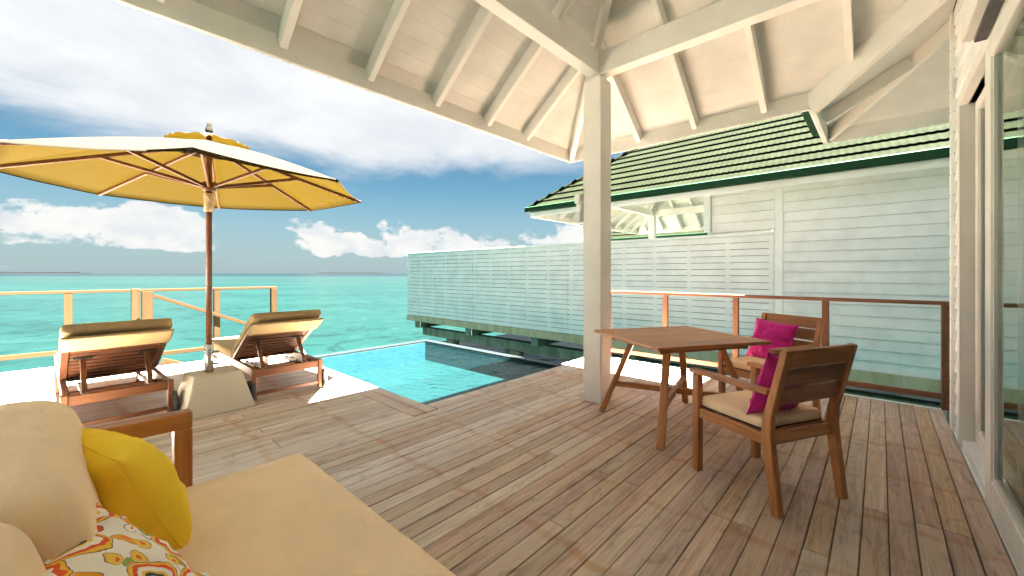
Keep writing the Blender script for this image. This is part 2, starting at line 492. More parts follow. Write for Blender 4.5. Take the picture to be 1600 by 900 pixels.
m_, g_, b_ = new_mat('island_green')
b_.inputs['Specular IOR Level'].default_value = 0.0
p_ = g_.new('ShaderNodeNewGeometry').outputs['Position']
g_.put(b_.inputs['Base Color'], g_.mix(g_.smooth(g_.noise(p_, 0.05, 5, 0.6), 0.4, 0.6), (0.0026, 0.0036, 0.0040), (0.0032, 0.0042, 0.0045)))
m_, g_, b_ = new_mat('island_sand')
b_.inputs['Specular IOR Level'].default_value = 0.0
p_ = g_.new('ShaderNodeNewGeometry').outputs['Position']
g_.put(b_.inputs['Base Color'], g_.mix(g_.noise(p_, 0.1, 3), (0.0050, 0.0052, 0.0053), (0.0058, 0.0060, 0.0060)))

# ------------------------------------------------------------------ geometry helpers
CACHE = {}


def link(o):
    sc.collection.objects.link(o)
    return o


def tag(o, label, cat=None, group=None, kind=None):
    if label: o['label'] = label
    if cat: o['category'] = cat
    if group: o['group'] = group
    if kind: o['kind'] = kind
    return o


def empty(name, loc=(0, 0, 0), rz=0.0, parent=None):
    o = bpy.data.objects.new(name, None)
    o.empty_display_size = 0.1
    link(o)
    o.location = loc; o.rotation_euler = (0, 0, rz)
    o.parent = parent
    return o


def obj(name, mesh, parent=None, mtx=None):
    o = link(bpy.data.objects.new(name, mesh))
    o.parent = parent
    if mtx is not None:
        o.matrix_local = mtx
    return o


def box_mesh(l, w, h, mat, bev):
    key = (round(l, 4), round(w, 4), round(h, 4), mat, bev)
    if key in CACHE:
        return CACHE[key]
    bm = bmesh.new()
    bmesh.ops.create_cube(bm, size=1.0)
    for v in bm.verts:
        v.co = Vector(((v.co.x + 0.5) * l, v.co.y * w, v.co.z * h))
    if bev > 0:
        bmesh.ops.bevel(bm, geom=bm.edges[:], offset=min(bev, w * 0.3, h * 0.3), segments=1, affect='EDGES')
    me = bpy.data.meshes.new('piece'); bm.to_mesh(me); bm.free()
    me.materials.append(MATS[mat])
    CACHE[key] = me
    return me


def frame_mtx(a, b, up):
    a = Vector(a); b = Vector(b)
    X = (b - a).normalized()
    Y = Vector(up).cross(X)
    if Y.length < 1e-5:
        Y = Vector((0, 1, 0)).cross(X)
    Y.normalize()
    Z = X.cross(Y)
    M = Matrix(((X.x, Y.x, Z.x, a.x), (X.y, Y.y, Z.y, a.y), (X.z, Y.z, Z.z, a.z), (0, 0, 0, 1)))
    return M


def bar(name, parent, a, b, w, h, mat, up=(0, 0, 1), bev=0.004):
    """a beam from a to b: w across, h along 'up'"""
    l = (Vector(b) - Vector(a)).length
    return obj(name, box_mesh(l, w, h, mat, bev), parent, frame_mtx(a, b, up))


def box(name, parent, x0, x1, y0, y1, z0, z1, mat, bev=0.004):
    dx, dy, dz = x1 - x0, y1 - y0, z1 - z0
    cx, cy, cz = (x0 + x1) / 2, (y0 + y1) / 2, (z0 + z1) / 2
    if dx >= dy and dx >= dz:
        return bar(name, parent, (x0, cy, cz), (x1, cy, cz), dy, dz, mat, (0, 0, 1), bev)
    if dy >= dz:
        return bar(name, parent, (cx, y0, cz), (cx, y1, cz), dx, dz, mat, (0, 0, 1), bev)
    return bar(name, parent, (cx, cy, z0), (cx, cy, z1), dx, dy, mat, (0, 1, 0), bev)


def mesh_from(verts, faces, mat, smooth=False):
    me = bpy.data.meshes.new('piece')
    me.from_pydata([tuple(v) for v in verts], [], faces)
    me.materials.append(MATS[mat] if isinstance(mat, str) else mat)
    if smooth:
        for p in me.polygons:
            p.use_smooth = True
    me.update()
    return me


def slab(poly, thick, mat, down=(0, 0, -1)):
    """closed slab from a polygon, thickened along 'down'"""
    n = len(poly)
    d = Vector(down) * thick
    vs = [Vector(p) for p in poly] + [Vector(p) + d for p in poly]
    fs = [tuple(range(n)), tuple(range(2 * n - 1, n - 1, -1))]
    for i in range(n):
        j = (i + 1) % n
        fs.append((j, i, n + i, n + j))
    me = mesh_from(vs, fs, mat)
    bm = bmesh.new(); bm.from_mesh(me); bmesh.ops.recalc_face_normals(bm, faces=bm.faces[:]); bm.to_mesh(me); bm.free()
    return me


def lathe(profile, seg, mat, smooth=True):
    vs, fs = [], []
    for (r, z) in profile:
        for k in range(seg):
            a = 2 * math.pi * k / seg
            vs.append((r * math.cos(a), r * math.sin(a), z))
    for i in range(len(profile) - 1):
        for k in range(seg):
            k2 = (k + 1) % seg
            fs.append((i * seg + k, i * seg + k2, (i + 1) * seg + k2, (i + 1) * seg + k))
    fs.append(tuple(range(seg - 1, -1, -1)))
    fs.append(tuple((len(profile) - 1) * seg + k for k in range(seg)))
    return mesh_from(vs, fs, mat, smooth)


def tube(pts, r, mat, seg=10):
    vs, fs = [], []
    pts = [Vector(p) for p in pts]
    for i, p in enumerate(pts):
        t = (pts[min(i + 1, len(pts) - 1)] - pts[max(i - 1, 0)]).normalized()
        u = t.orthogonal().normalized() if i == 0 else (u - t * u.dot(t)).normalized()
        w = t.cross(u)
        for k in range(seg):
            a = 2 * math.pi * k / seg
            vs.append(p + (u * math.cos(a) + w * math.sin(a)) * r)
    for i in range(len(pts) - 1):
        for k in range(seg):
            k2 = (k + 1) % seg
            fs.append((i * seg + k, i * seg + k2, (i + 1) * seg + k2, (i + 1) * seg + k))
    fs.append(tuple(range(seg - 1, -1, -1)))
    fs.append(tuple((len(pts) - 1) * seg + k for k in range(seg)))
    return mesh_from(vs, fs, mat, True)


def soft_box(lx, ly, lz, mat, r=0.05, n=14, crown=0.02, wrinkle=0.004, seed=0.0, shear=0.0, fn=None):
    """upholstered block, centred at the origin: rounded edges, crowned faces, wrinkles"""
    bm = bmesh.new()
    bmesh.ops.create_cube(bm, size=2.0)
    bmesh.ops.subdivide_edges(bm, edges=bm.edges[:], cuts=n, use_grid_fill=True)
    hx, hy, hz = lx / 2, ly / 2, lz / 2
    for v in bm.verts:
        u, w, t = v.co
        # cluster samples towards the edges so that the roundings stay smooth
        u, w, t = [math.sin(q * math.pi / 2) * 0.6 + q * 0.4 for q in (u, w, t)]
        p = Vector((u * hx, w * hy, t * hz))
        rr = min(r, hx, hy, hz)
        core = Vector((max(-hx + rr, min(hx - rr, p.x)), max(-hy + rr, min(hy - rr, p.y)), max(-hz + rr, min(hz - rr, p.z))))
        d = p - core
        if d.length > 1e-6:
            p = core + d.normalized() * rr * min(1.0, max(abs(d.x), abs(d.y), abs(d.z)) / rr)
        p.z += crown * (1 - u * u) * (1 - w * w) * (1 if t > 0 else -0.3)
        q = p * 7 + Vector((seed, seed * 1.7, 0))
        dn = mnoise.noise(q) * wrinkle + mnoise.noise(q * 2.7) * wrinkle * 0.5
        dirn = Vector((u * abs(u) ** 3, w * abs(w) ** 3, t * abs(t) ** 3))
        if dirn.length > 1e-4:
            p += dirn.normalized() * dn
        p.x += shear * p.z
        v.co = fn(p) if fn else p
    me = bpy.data.meshes.new('piece'); bm.to_mesh(me); bm.free()
    for f in me.polygons:
        f.use_smooth = True
    me.materials.append(MATS[mat])
    return me


def pillow_mesh(w, h, t, mat, seed=0.0, n=30, wr=0.006):
    vs, fs = [], []
    idx = {}
    for side in (1, -1):
        for i in range(n + 1):
            for j in range(n + 1):
                u = -1 + 2 * i / n; v = -1 + 2 * j / n
                edge = i in (0, n) or j in (0, n)
                if edge and side == -1:
                    idx[(side, i, j)] = idx[(1, i, j)]; continue
                pin = 0.085
                x = u * w / 2 * (1 - pin * (1 - v * v) * abs(u) ** 2)
                y = v * h / 2 * (1 - pin * (1 - u * u) * abs(v) ** 2)
                prof = max(0.0, (1 - abs(u) ** 2.3)) ** 0.55 * max(0.0, (1 - abs(v) ** 2.3)) ** 0.55
                z = side * t / 2 * prof
                q = Vector((u * 2.2 + seed, v * 2.2, side * 3.0))
                z += side * (mnoise.noise(q) * 0.9 + mnoise.noise(q * 2.3) * 0.6) * wr * 2.2 * min(1, prof * 2.5)
                # gathers running in from the seams
                ed = 1 - min(1 - abs(u), 1 - abs(v))
                ga = mnoise.noise(Vector((u * 9 * (abs(v) > abs(u)) + seed * 3, v * 9 * (abs(u) >= abs(v)), side)))
                z += side * ga * wr * 3.6 * max(0, ed - 0.40) * (prof > 0)
                idx[(side, i, j)] = len(vs); vs.append((x, y, z))
        for i in range(n):
            for j in range(n):
                a, b, c, d = idx[(side, i, j)], idx[(side, i + 1, j)], idx[(side, i + 1, j + 1)], idx[(side, i, j + 1)]
                fs.append((a, b, c, d) if side == 1 else (d, c, b, a))
    return mesh_from(vs, fs, mat, True)


def seam_points(w, h, n=40, pin=0.085):
    pts = []
    for s in range(4):
        for k in range(n):
            q = -1 + 2 * k / n
            u, v = [(q, -1), (1, q), (-q, 1), (-1, -q)][s]
            pts.append((u * w / 2 * (1 - pin * (1 - v * v) * abs(u) ** 2), v * h / 2 * (1 - pin * (1 - u * u) * abs(v) ** 2), 0))
    pts.append(pts[0])
    return pts


def throw_pillow(w, h, t, mat, M, label, seed, piping):
    o = obj('throw_pillow', pillow_mesh(w, h, t, mat, seed), None, M)
    tag(o, label, 'pillow')
    s = obj('piping', tube(seam_points(w, h), 0.0035, piping, 6), o)
    return o


def prism_board(l, pitch, mat, t0=0.030, t1=0.009):
    """one weatherboard: local X along, +Y outward, Z up"""
    key = ('wb', round(l, 3), pitch, mat)
    if key not in CACHE:
        H = pitch - 0.007
        pr = [(0.0, 0.0), (t0, 0.0), (t0, 0.004), (t1 + 0.006, H), (0.0, H)]
        n = len(pr)
        vs = [(0, y, z) for y, z in pr] + [(l, y, z) for y, z in pr]
        fs = [tuple(range(n - 1, -1, -1)), tuple(range(n, 2 * n))] + [(i, (i + 1) % n, n + (i + 1) % n, n + i) for i in range(n)]
        CACHE[key] = mesh_from(vs, fs, mat)
    return CACHE[key]


def board_mtx(o, ax, out):
    X = Vector(ax); Y = Vector(out); Z = X.cross(Y)
    return Matrix(((X.x, Y.x, Z.x, o[0]), (X.y, Y.y, Z.y, o[1]), (X.z, Y.z, Z.z, o[2]), (0, 0, 0, 1)))


# ------------------------------------------------------------------ sea and islands
def build_sea():
    Z = -1.7
    rings = [3, 8, 20, 60, 200, 700, 2500, 9000]
    vs = [(0, 0, Z)]; fs = []
    S = 64
    for r in rings:
        for k in range(S):
            a = 2 * math.pi * k / S
            vs.append((r * math.cos(a), r * math.sin(a), Z))
    for k in range(S):
        fs.append((0, 1 + k, 1 + (k + 1) % S))
    for i in range(len(rings) - 1):
        for k in range(S):
            k2 = (k + 1) % S
            fs.append((1 + i * S + k, 1 + i * S + k2 if False else 1 + (i + 1) * S + k, 1 + (i + 1) * S + k2, 1 + i * S + k2))
    o = obj('sea', mesh_from(vs, fs, 'sea_water'))
    tag(o, 'turquoise lagoon water reaching to a dark blue band at the horizon', None, None, 'structure')

    def island(px0, px1, dist, hgt, name_label, seed):
        rr = random.Random(seed)
        e = empty('island')
        pts = []
        n = 60
        for i in range(n + 1):
            px = px0 + (px1 - px0) * i / n
            a = (px - 800) / 630.0
            X = dist * (math.cos(TH) + a * math.sin(TH)); Y = dist * (math.sin(TH) - a * math.cos(TH))
            pts.append((X, Y, math.sin(math.pi * i / n)))
        F = Vector((math.cos(TH), math.sin(TH), 0)) * 60
        vs, fs = [], []
        for i, (X, Y, s) in enumerate(pts):
            hh = hgt * (min(1, s * 3)) * (0.55 + 0.6 * abs(mnoise.noise(Vector((i * 0.7, seed, 0))))) 
            vs += [(X, Y, -2), (X + F.x * 0.3, Y + F.y * 0.3, hh), (X + F.x, Y + F.y, -2)]
        for i in range(n):
            a = i * 3
            fs += [(a, a + 3, a + 4, a + 1), (a + 1, a + 4, a + 5, a + 2)]
        obj('palms', mesh_from(vs, fs, 'island_green'), e)
        vs, fs = [], []
        for i, (X, Y, s) in enumerate(pts):
            vs += [(X - F.x * 0.3, Y - F.y * 0.3, -2), (X, Y, hgt * 0.25 * min(1, s * 4) - 1)]
        for i in range(n):
            a = i * 2
            fs.append((a, a + 2, a + 3, a + 1))
        obj('beach', mesh_from(vs, fs, 'island_sand'), e)
        tag(e, name_label, None, None, 'structure')
    island(-60, 132, 2600, 15, 'low island with a pale beach on the horizon beyond the loungers', 3)
    island(490, 606, 3400, 11, 'faint low island on the horizon near the privacy fence', 8)


build_sea()

# ------------------------------------------------------------------ deck
PX0, PX1, PY0, PY1 = 2.30, 4.45, 3.23, 6.25      # pool water
DECK = empty('deck')
tag(DECK, 'weathered brown timber deck of long boards around the plunge pool', None, None, 'structure')
PITCH = 0.0985


def build_deck():
    rr = random.Random(11)
    rows = int((8.25 + 0.43) / PITCH)
    for i in range(rows):
        y0 = -0.425 + i * PITCH; yc = y0 + PITCH / 2
        # solid stretches of this row
        if yc < PY0:
            spans = [(-1.5, 5.40)] if yc < PY0 - 0.2 else [(-1.5, 2.035), (2.302, 5.40)]
        elif yc < 7.20:
            spans = [(-1.5, 2.035)]
        else:
            spans = [(-1.5, 0.62)]
        for (a, b) in spans:
            cuts = [a]
            x = a + rr.choice([0.62, 1.24, 1.86, 2.48]) + 0.05
            while x < b - 0.5:
                cuts.append(round(x / 0.62) * 0.62 + 0.31 if False else x)
                x += rr.choice([1.86, 2.48, 3.1, 3.72])
            cuts.append(b)
            for c0, c1 in zip(cuts, cuts[1:]):
                dz = rr.uniform(-0.0016, 0.0016)
                w = PITCH - 0.0035 - rr.choice([0, 0, 0.001, 0.003])
                bar('plank', DECK, (c0 + 0.0015, yc, -0.0125 + dz), (c1 - 0.0015, yc, -0.0125 + dz), w, 0.025, 'deck_wood', (0, 0, 1), 0.0025)
    # border boards beside the pool
    for k in range(2):
        xc = 2.035 + 0.0665 + k * 0.132
        bar('border_plank', DECK, (xc, PY0 - 0.18, -0.0125), (xc, 7.19, -0.0125), 0.127, 0.025, 'deck_wood', (0, 0, 1), 0.0025)
    # joists, and an added dark sheet that blocks light through the gaps
    for k, x in enumerate([-1.2 + 0.62 * q for q in range(11)]):
        top = 3.2 if x > 2.3 else (7.15 if x > 0.6 else 8.2)
        box('joist', DECK, x - 0.025, x + 0.025, -0.42, top, -0.17, -0.036, 'rail_wood', 0)
    box('gap_light_block', DECK, -1.5, 5.40, -0.43, 3.10, -0.034, -0.027, 'gap_shadow_wood', 0)
    box('gap_light_block', DECK, -1.5, 2.19, 3.101, 7.19, -0.034, -0.027, 'gap_shadow_wood', 0)
    box('gap_light_block', DECK, -1.5, 0.62, 7.191, 8.21, -0.034, -0.027, 'gap_shadow_wood', 0)
    box('edge_board', DECK, 5.405, 5.465, -0.45, 3.26, -0.16, 0.004, 'cream_paint')
    box('edge_board', DECK, 4.58, 5.40, 3.235, 3.275, -0.16, 0.002, 'cream_paint')
    box('edge_board', DECK, -1.5, 0.62, 8.215, 8.25, -0.20, 0.0, 'deck_wood')
    box('edge_board', DECK, 0.625, 2.30, 7.20, 7.235, -0.20, 0.0, 'deck_wood')
    box('edge_board', DECK, 0.622, 0.655, 7.24, 8.21, -0.20, 0.0, 'deck_wood')
    box('edge_board', DECK, 2.265, 2.298, 6.40, 7.19, -0.20, -0.03, 'deck_wood')


build_deck()

# ------------------------------------------------------------------ pool
def build_pool():
    P = empty('plunge_pool', (0, 0, 0))
    tag(P, 'square plunge pool of clear turquoise water sunk in the timber deck', 'pool')
    D = -0.35
    box('pool_floor', P, PX0, PX1, PY0, PY1, D - 0.1, D, 'pool_floor_tile', 0)
    box('pool_wall', P, PX0 - 0.1, PX0, PY0 - 0.1, PY1 + 0.14, D - 0.1, -0.03, 'pool_tile', 0)
    box('pool_wall', P, PX0, PX1, PY0 - 0.1, PY0 - 0.002, D - 0.1, -0.03, 'pool_tile', 0)
    box('pool_wall', P, PX1, PX1 + 0.13, PY0 - 0.1, PY1 + 0.14, D - 0.6, -0.022, 'pool_tile', 0)
    box('pool_wall', P, PX0, PX1 - 0.001, PY1, PY1 + 0.14, D - 0.6, -0.022, 'pool_tile', 0)
    box('pool_rim', P, PX1 + 0.002, PX1 + 0.134, PY0 + 0.003, PY1 + 0.144, -0.020, 0.004, 'rim_tile', 0.004)
    box('pool_rim', P, PX0, PX1, PY1 + 0.002, PY1 + 0.144, -0.020, 0.004, 'rim_tile', 0.004)
    n = 30
    vs, fs = [], []
    for i in range(n + 1):
        for j in range(n + 1):
            x = PX0 + 0.001 + (PX1 - PX0 - 0.002) * i / n; y = PY0 + 0.001 + (PY1 - PY0 - 0.002) * j / n
            vs.append((x, y, -0.032 + 0.002 * mnoise.noise(Vector((x * 3, y * 3, 0)))))
    for i in range(n):
        for j in range(n):
            a = i * (n + 1) + j
            fs.append((a, a + n + 1, a + n + 2, a + 1))
    obj('water', mesh_from(vs, fs, 'pool_water', True), P)
    # grab rail at the far end of the pool
    H = empty('pool_grab_rail', (2.36, 6.32, 0.0))
    tag(H, 'curved white steel grab rail at the far pool corner behind the lounger', 'grab rail')
    for k, dx in enumerate((-0.06,)):
        pts = [(dx, 0.05, -0.10)] + [(dx, 0.05 - 0.10 + 0.10 * math.cos(t), 0.02 + 0.10 * math.sin(t)) for t in [math.pi * q / 10 for q in range(11)]] + [(dx, -0.15, -0.18)]
        obj('rail_tube', tube(pts, 0.017, 'white_plastic'), H)


build_pool()

# ------------------------------------------------------------------ our house: porch roof, post, wall, sliding door
TAN = 0.79                     # porch pitch
TANM = 0.55                    # lower pitch of the main roof
EZ = 2.73
CZ = 2.872                      # underside of the ceiling boards at the eave line


def ceiling_boards(parent, mat, plane, x0, x1, ye, step=0.105, yend=None, rows=None):
    """tongue-and-groove boards under a hipped roof; plane 'Y' faces +Y, 'X' faces +X, 'W' faces -X"""
    half = (x1 - x0) / 2
    n = int(half / step)
    for i in range(n):
        s0 = i * step + 0.0007; s1 = (i + 1) * step - 0.0007
        z0 = CZ + s0 * TAN; z1 = CZ + s1 * TAN
        if plane == 'Y':
            poly = [(x0 + s0, ye - s0, z0), (x1 - s0, ye - s0, z0), (x1 - s1, ye - s1, z1), (x0 + s1, ye - s1, z1)]
        elif plane == 'X':
            e0 = yend(s0); e1 = yend(s1)
            poly = [(x1 - s0, ye - s0, z0), (x1 - s0, e0, z0), (x1 - s1, e1, z1), (x1 - s1, ye - s1, z1)]
        else:
            e0 = yend(s0); e1 = yend(s1)
            poly = [(x0 + s0, e0, z0), (x0 + s0, ye - s0, z0), (x0 + s1, ye - s1, z1), (x0 + s1, e1, z1)]
        obj('ceiling_board', slab(poly, 0.012, mat, (0, 0, 1)), parent)


def tile_courses(parent, mat, origin, along, upslope, length, n, e, cut0, cut1, wave=0.10):
    """courses of ribbed roof tiles: each overlaps the one below with a visible butt"""
    A = Vector(along).normalized(); U = Vector(upslope).normalized(); N = A.cross(U).normalized()
    if N.z < 0: N = -N
    for i in range(n):
        s = i * e
        a0 = cut0(s); a1 = length - cut1(s)
        if a1 - a0 < 0.2: break
        seg = max(2, int((a1 - a0) / (wave / 4)))
        vs, fs = [], []
        for k in range(seg + 1):
            a = a0 + (a1 - a0) * k / seg
            rib = 0.010 * (0.5 + 0.5 * math.cos(2 * math.pi * a / wave)) ** 1.5
            base = Vector(origin) + A * a
            lo = base + U * (s - 0.03); hi = base + U * (s + e)
            vs += [lo + N * (-0.004), lo + N * (0.042 + rib), hi + N * (0.002 + rib * 0.5)]
        for k in range(seg):
            q = k * 3
            fs += [(q, q + 3, q + 4, q + 1), (q + 1, q + 4, q + 5, q + 2)]
        obj('tile_course', mesh_from(vs, fs, mat), parent)


def build_house():
    H = empty('villa')
    tag(H, 'cream painted villa with open hipped porch roof, square post and sliding glass doors', 'house')
    x0, x1, ye = -1.85, 4.49, 3.04
    roof = empty('porch_roof', parent=H)
    wallY = -0.43
    # ceiling boards
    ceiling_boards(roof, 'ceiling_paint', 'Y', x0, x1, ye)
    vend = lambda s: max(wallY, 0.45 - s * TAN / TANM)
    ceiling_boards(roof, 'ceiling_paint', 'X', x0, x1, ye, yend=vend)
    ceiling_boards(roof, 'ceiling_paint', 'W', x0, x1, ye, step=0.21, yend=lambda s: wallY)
    # roof covering above the boards
    half = (x1 - x0) / 2; zt = CZ + 0.05; zr = zt + half * TAN; xm = (x0 + x1) / 2
    obj('roof_covering', slab([(x0 - .03, ye + .03, zt), (x1 + .03, ye + .03, zt), (xm, ye - half, zr)], 0.03, 'tile_green', (0, 0, 1)), roof)
    obj('roof_covering', slab([(x1 + .03, ye + .03, zt), (x1 + .03, .45, zt), (x1 - 2.4, -3.0, zt + 2.4 * TAN), (xm, -3.0, zr), (xm, ye - half, zr)], 0.03, 'tile_green', (0, 0, 1)), roof)
    obj('roof_covering', slab([(x0 - .03, -5.0, zt), (x0 - .03, ye + .03, zt), (xm, ye - half, zr), (xm, -5.0, zr)], 0.03, 'tile_green', (0, 0, 1)), roof)
    # rafters: bottoms 0.13 below the boards
    rh = 0.125
    def raft(a, b, w=0.05, h=rh, nm='rafter'):
        a = Vector(a); b = Vector(b)
        bar(nm, roof, a, b, w, h, 'cream_paint', (0, 0, 1), 0.003)
    zc = lambda s: CZ - 0.070 + s * TAN
    for x in (-1.2, -0.55, 0.33 - 0.0, 0.97, 1.60, 2.25, 2.90, 3.52):
        smax = min(x1 - x, x - x0) - 0.03
        raft((x, ye - 0.03, zc(0.03)), (x, ye - smax, zc(smax)))
    for y in (2.06, 1.44, 0.81):
        smax = ye - y - 0.03 if y < 3 else 0.3
        smax = min(smax, half - 0.05)
        raft((x1 - 0.03, y, zc(0.03)), (x1 - smax, y, zc(smax)))
    for y in (0.18, -0.2):
        s0 = max(0.0, (0.45 - y) * TANM / TAN) + 0.06
        raft((x1 - s0, y, zc(s0)), (x1 - half + .05, y, zc(half - .05)))
    # hips and valley
    raft((x1 - 0.02, ye - 0.02, zc(0.02) - .02), (x1 - half + .05, ye - half + .05, zc(half - .05) - .02), 0.06, 0.15, 'hip_rafter')
    raft((x0 + 0.02, ye - 0.02, zc(0.02) - .02), (x0 + half - .05, ye - half + .05, zc(half - .05) - .02), 0.06, 0.15, 'hip_rafter')
    # eave boards and gutters
    def eave(a, b, out, nm):
        a = Vector(a); b = Vector(b); o = Vector(out)
        bar('eave_board', roof, a + Vector((0, 0, .10)), b + Vector((0, 0, .10)), 0.03, 0.20, 'cream_paint', (0, 0, 1), 0.003)
        bar('gutter', roof, a + o * .075 + Vector((0, 0, .165)), b + o * .075 + Vector((0, 0, .165)), 0.11, 0.11, 'green_trim', (0, 0, 1), 0.012)
        bar('fascia_trim', roof, a + o * .024 + Vector((0, 0, .055)), b + o * .024 + Vector((0, 0, .055)), 0.014, 0.10, 'white_paint', (0, 0, 1), 0.002)
    eave((x0 - .02, ye, EZ), (x1 + .015, ye, EZ), (0, 1, 0), 'left')
    eave((x1, ye - .018, EZ), (x1, .467, EZ), (1, 0, 0), 'right')
    # main roof over the rooms
    main = empty('main_roof', parent=H)
    mx, my = 5.80, 0.45
    eaveM = [((x1 + .02, my, EZ), (mx, my, EZ), (0, 1, 0)), ((mx, my - .016, EZ), (mx, -4.0, EZ), (1, 0, 0))]
    for a, b, o in eaveM:
        a = Vector(a); b = Vector(b); o = Vector(o)
        bar('eave_board', main, a + Vector((0, 0, .10)), b + Vector((0, 0, .10)), 0.03, 0.20, 'cream_paint', (0, 0, 1), 0.003)
        bar('gutter', main, a + o * .075 + Vector((0, 0, .165)), b + o * .075 + Vector((0, 0, .165)), 0.11, 0.11, 'green_trim', (0, 0, 1), 0.012)
        bar('fascia_trim', main, a + o * .024 + Vector((0, 0, .055)), b + o * .024 + Vector((0, 0, .055)), 0.014, 0.10, 'white_paint', (0, 0, 1), 0.002)
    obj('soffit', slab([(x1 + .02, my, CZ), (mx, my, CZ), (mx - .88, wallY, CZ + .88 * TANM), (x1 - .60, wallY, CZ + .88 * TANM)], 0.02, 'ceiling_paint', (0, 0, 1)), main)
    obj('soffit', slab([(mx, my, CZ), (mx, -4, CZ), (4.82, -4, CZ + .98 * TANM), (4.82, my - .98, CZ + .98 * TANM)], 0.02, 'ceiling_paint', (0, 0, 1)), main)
    zt = CZ + 0.05
    obj('roof_covering', slab([(x1, my + .03, zt), (mx + .03, my + .03, zt), (mx - 5.5, my - 5.5, zt + 5.5 * TANM), (x0, my - 5.5, zt + 5.5 * TANM), (x0, wallY, zt + .88 * TANM), (x1 - .62, wallY, zt + .88 * TANM)], 0.03, 'tile_green', (0, 0, 1)), main)
    obj('roof_covering', slab([(mx + .03, my + .03, zt), (mx + .03, -5.05, zt), (mx - 5.5, -5.05, zt + 5.5 * TANM)], 0.03, 'tile_green', (0, 0, 1)), main)
    zm = lambda s: CZ - 0.075 + s * TANM
    bar('hip_rafter', main, (mx - .02, my - .02, zm(.02)), (mx - .97, my - .97, zm(.97)), 0.045, 0.13, 'cream_paint', (0, 0, 1), 0.003)
    bar('valley_rafter', main, (x1 + .01, my + .01, zm(0) - .02), (x1 - .61, my - .88, zm(.88) - .02), 0.06, 0.19, 'cream_paint', (0, 0, 1), 0.003)
    bar('rafter', main, (5.12, my - .03, zm(.03)), (5.12, my - .66, zm(.66)), 0.045, 0.12, 'cream_paint', (0, 0, 1), 0.003)
    # post and beams
    box('porch_post', H, 3.435, 3.635, 1.98, 2.18, 0.0, 3.16, 'cream_paint', 0.006)
    box('post_cap', H, 3.465, 3.605, 2.01, 2.15, 3.16, 3.20, 'cream_paint', 0.006)
    box('beam', H, 3.475, 3.595, -0.44, 2.14, 3.20, 3.42, 'cream_paint', 0.004)
    box('beam', H, -1.5, 3.474, 2.02, 2.14, 3.203, 3.423, 'cream_paint', 0.004)
    box('beam', H, -1.5, -1.38, -0.44, 2.018, 3.20, 3.42, 'cream_paint', 0.004)
    box('porch_post', H, -1.54, -1.34, 1.98, 2.18, 0.0, 3.20, 'cream_paint', 0.006)
    # front wall: boards over a solid core, opening for the sliding doors
    W = empty('front_wall', parent=H)
    OX0, OX1, OZ = 0.0, 4.36, 2.48
    box('wall_core', W, OX1, 4.80, -0.58, -0.47, 0.0, 3.36, 'room_paint', 0)
    box('wall_core', W, -1.8, OX0, -0.58, -0.47, 0.0, 3.6, 'room_paint', 0)
    box('wall_core', W, OX0, OX1, -0.58, -0.47, OZ, 3.42, 'room_paint', 0)
    pitch = 0.167
    z = -0.02
    while z < 5.0:
        if z < 3.27:
            xe = 4.80
        else:
            xe = 4.49 - (z + 0.19 - CZ) / TAN + 0.0
        xs = -1.8 if z < 3.2 else x0 + (z + .19 - CZ) / TAN
        if z + pitch < OZ + 0.08:
            spans = [(OX1 + 0.09, xe), (xs, OX0 - 0.09)]
        else:
            spans = [(xs, xe)]
        for a, b in spans:
            if b - a > 0.05:
                obj('siding_board', prism_board(b - a, pitch, 'siding_paint'), W, board_mtx((a, -0.47, z), (1, 0, 0), (0, 1, 0)))
        z += pitch
    obj('gable_core', slab([(-1.3, -0.475, 3.25), (4.0, -0.475, 3.20), (xm, -0.475, 5.25)], 0.1, 'room_paint', (0, -1, 0)), W)
    box('frieze_board', W, 3.95, 4.755, -0.468, -0.434, 3.24, 3.352, 'white_paint', 0.003)
    # corner post with its row of board ends and fixings
    box('corner_board', H, 4.76, 4.835, -0.478, -0.418, -0.1, 3.35, 'white_paint', 0.003)
    for k in range(20):
        zz = 0.05 + k * pitch
        bar('fixing', H, (4.759, -0.437, zz), (4.752, -0.437, zz), 0.006, 0.006, 'dark_metal', (0, 0, 1), 0.001)
        if k > 0 and k < 19:
            bar('board_end', H, (4.800, -0.4178, zz), (4.800, -0.4150, zz + .002), 0.012, 0.007, 'dark_metal', (0, 0, 1), 0.0)
    # far side wall
    S = empty('side_wall', parent=H)
    box('wall_core', S, 4.70, 4.80, -4.0, -0.585, -0.1, 3.42, 'room_paint', 0)
    z = -0.02
    while z < 3.3:
        obj('siding_board', prism_board(3.5, pitch, 'siding_paint'), S, board_mtx((4.80, -0.48, z), (0, -1, 0), (1, 0, 0)))
        z += pitch
    # room behind the glass
    Rm = empty('room', parent=H)
    box('room_floor', Rm, -1.8, 4.70, -4.0, -0.585, -0.06, 0.01, 'teak_dark', 0)
    box('room_wall', Rm, -1.8, 4.70, -4.1, -4.0, 0.0, 3.4, 'room_paint', 0)
    box('room_wall', Rm, -1.9, -1.8, -4.1, -0.585, 0.0, 3.4, 'room_paint', 0)
    box('room_ceiling', Rm, -1.8, 4.70, -4.0, -0.585, 2.9, 2.96, 'room_paint', 0)
    box('sill_light_block', H, -1.8, 4.80, -0.62, -0.429, -0.35, -0.006, 'white_paint', 0)  # added box that stops light leaking in below the door sill
    # door frame
    F = empty('door_frame', parent=H)
    box('jamb', F, OX1, OX1 + 0.088, -0.56, -0.424, 0.0, OZ + 0.085, 'cream_paint', 0.003)
    box('jamb', F, OX0 - 0.088, OX0, -0.56, -0.424, 0.0, OZ + 0.085, 'cream_paint', 0.003)
    box('head', F, OX0, OX1, -0.56, -0.424, OZ, OZ + 0.085, 'cream_paint', 0.003)
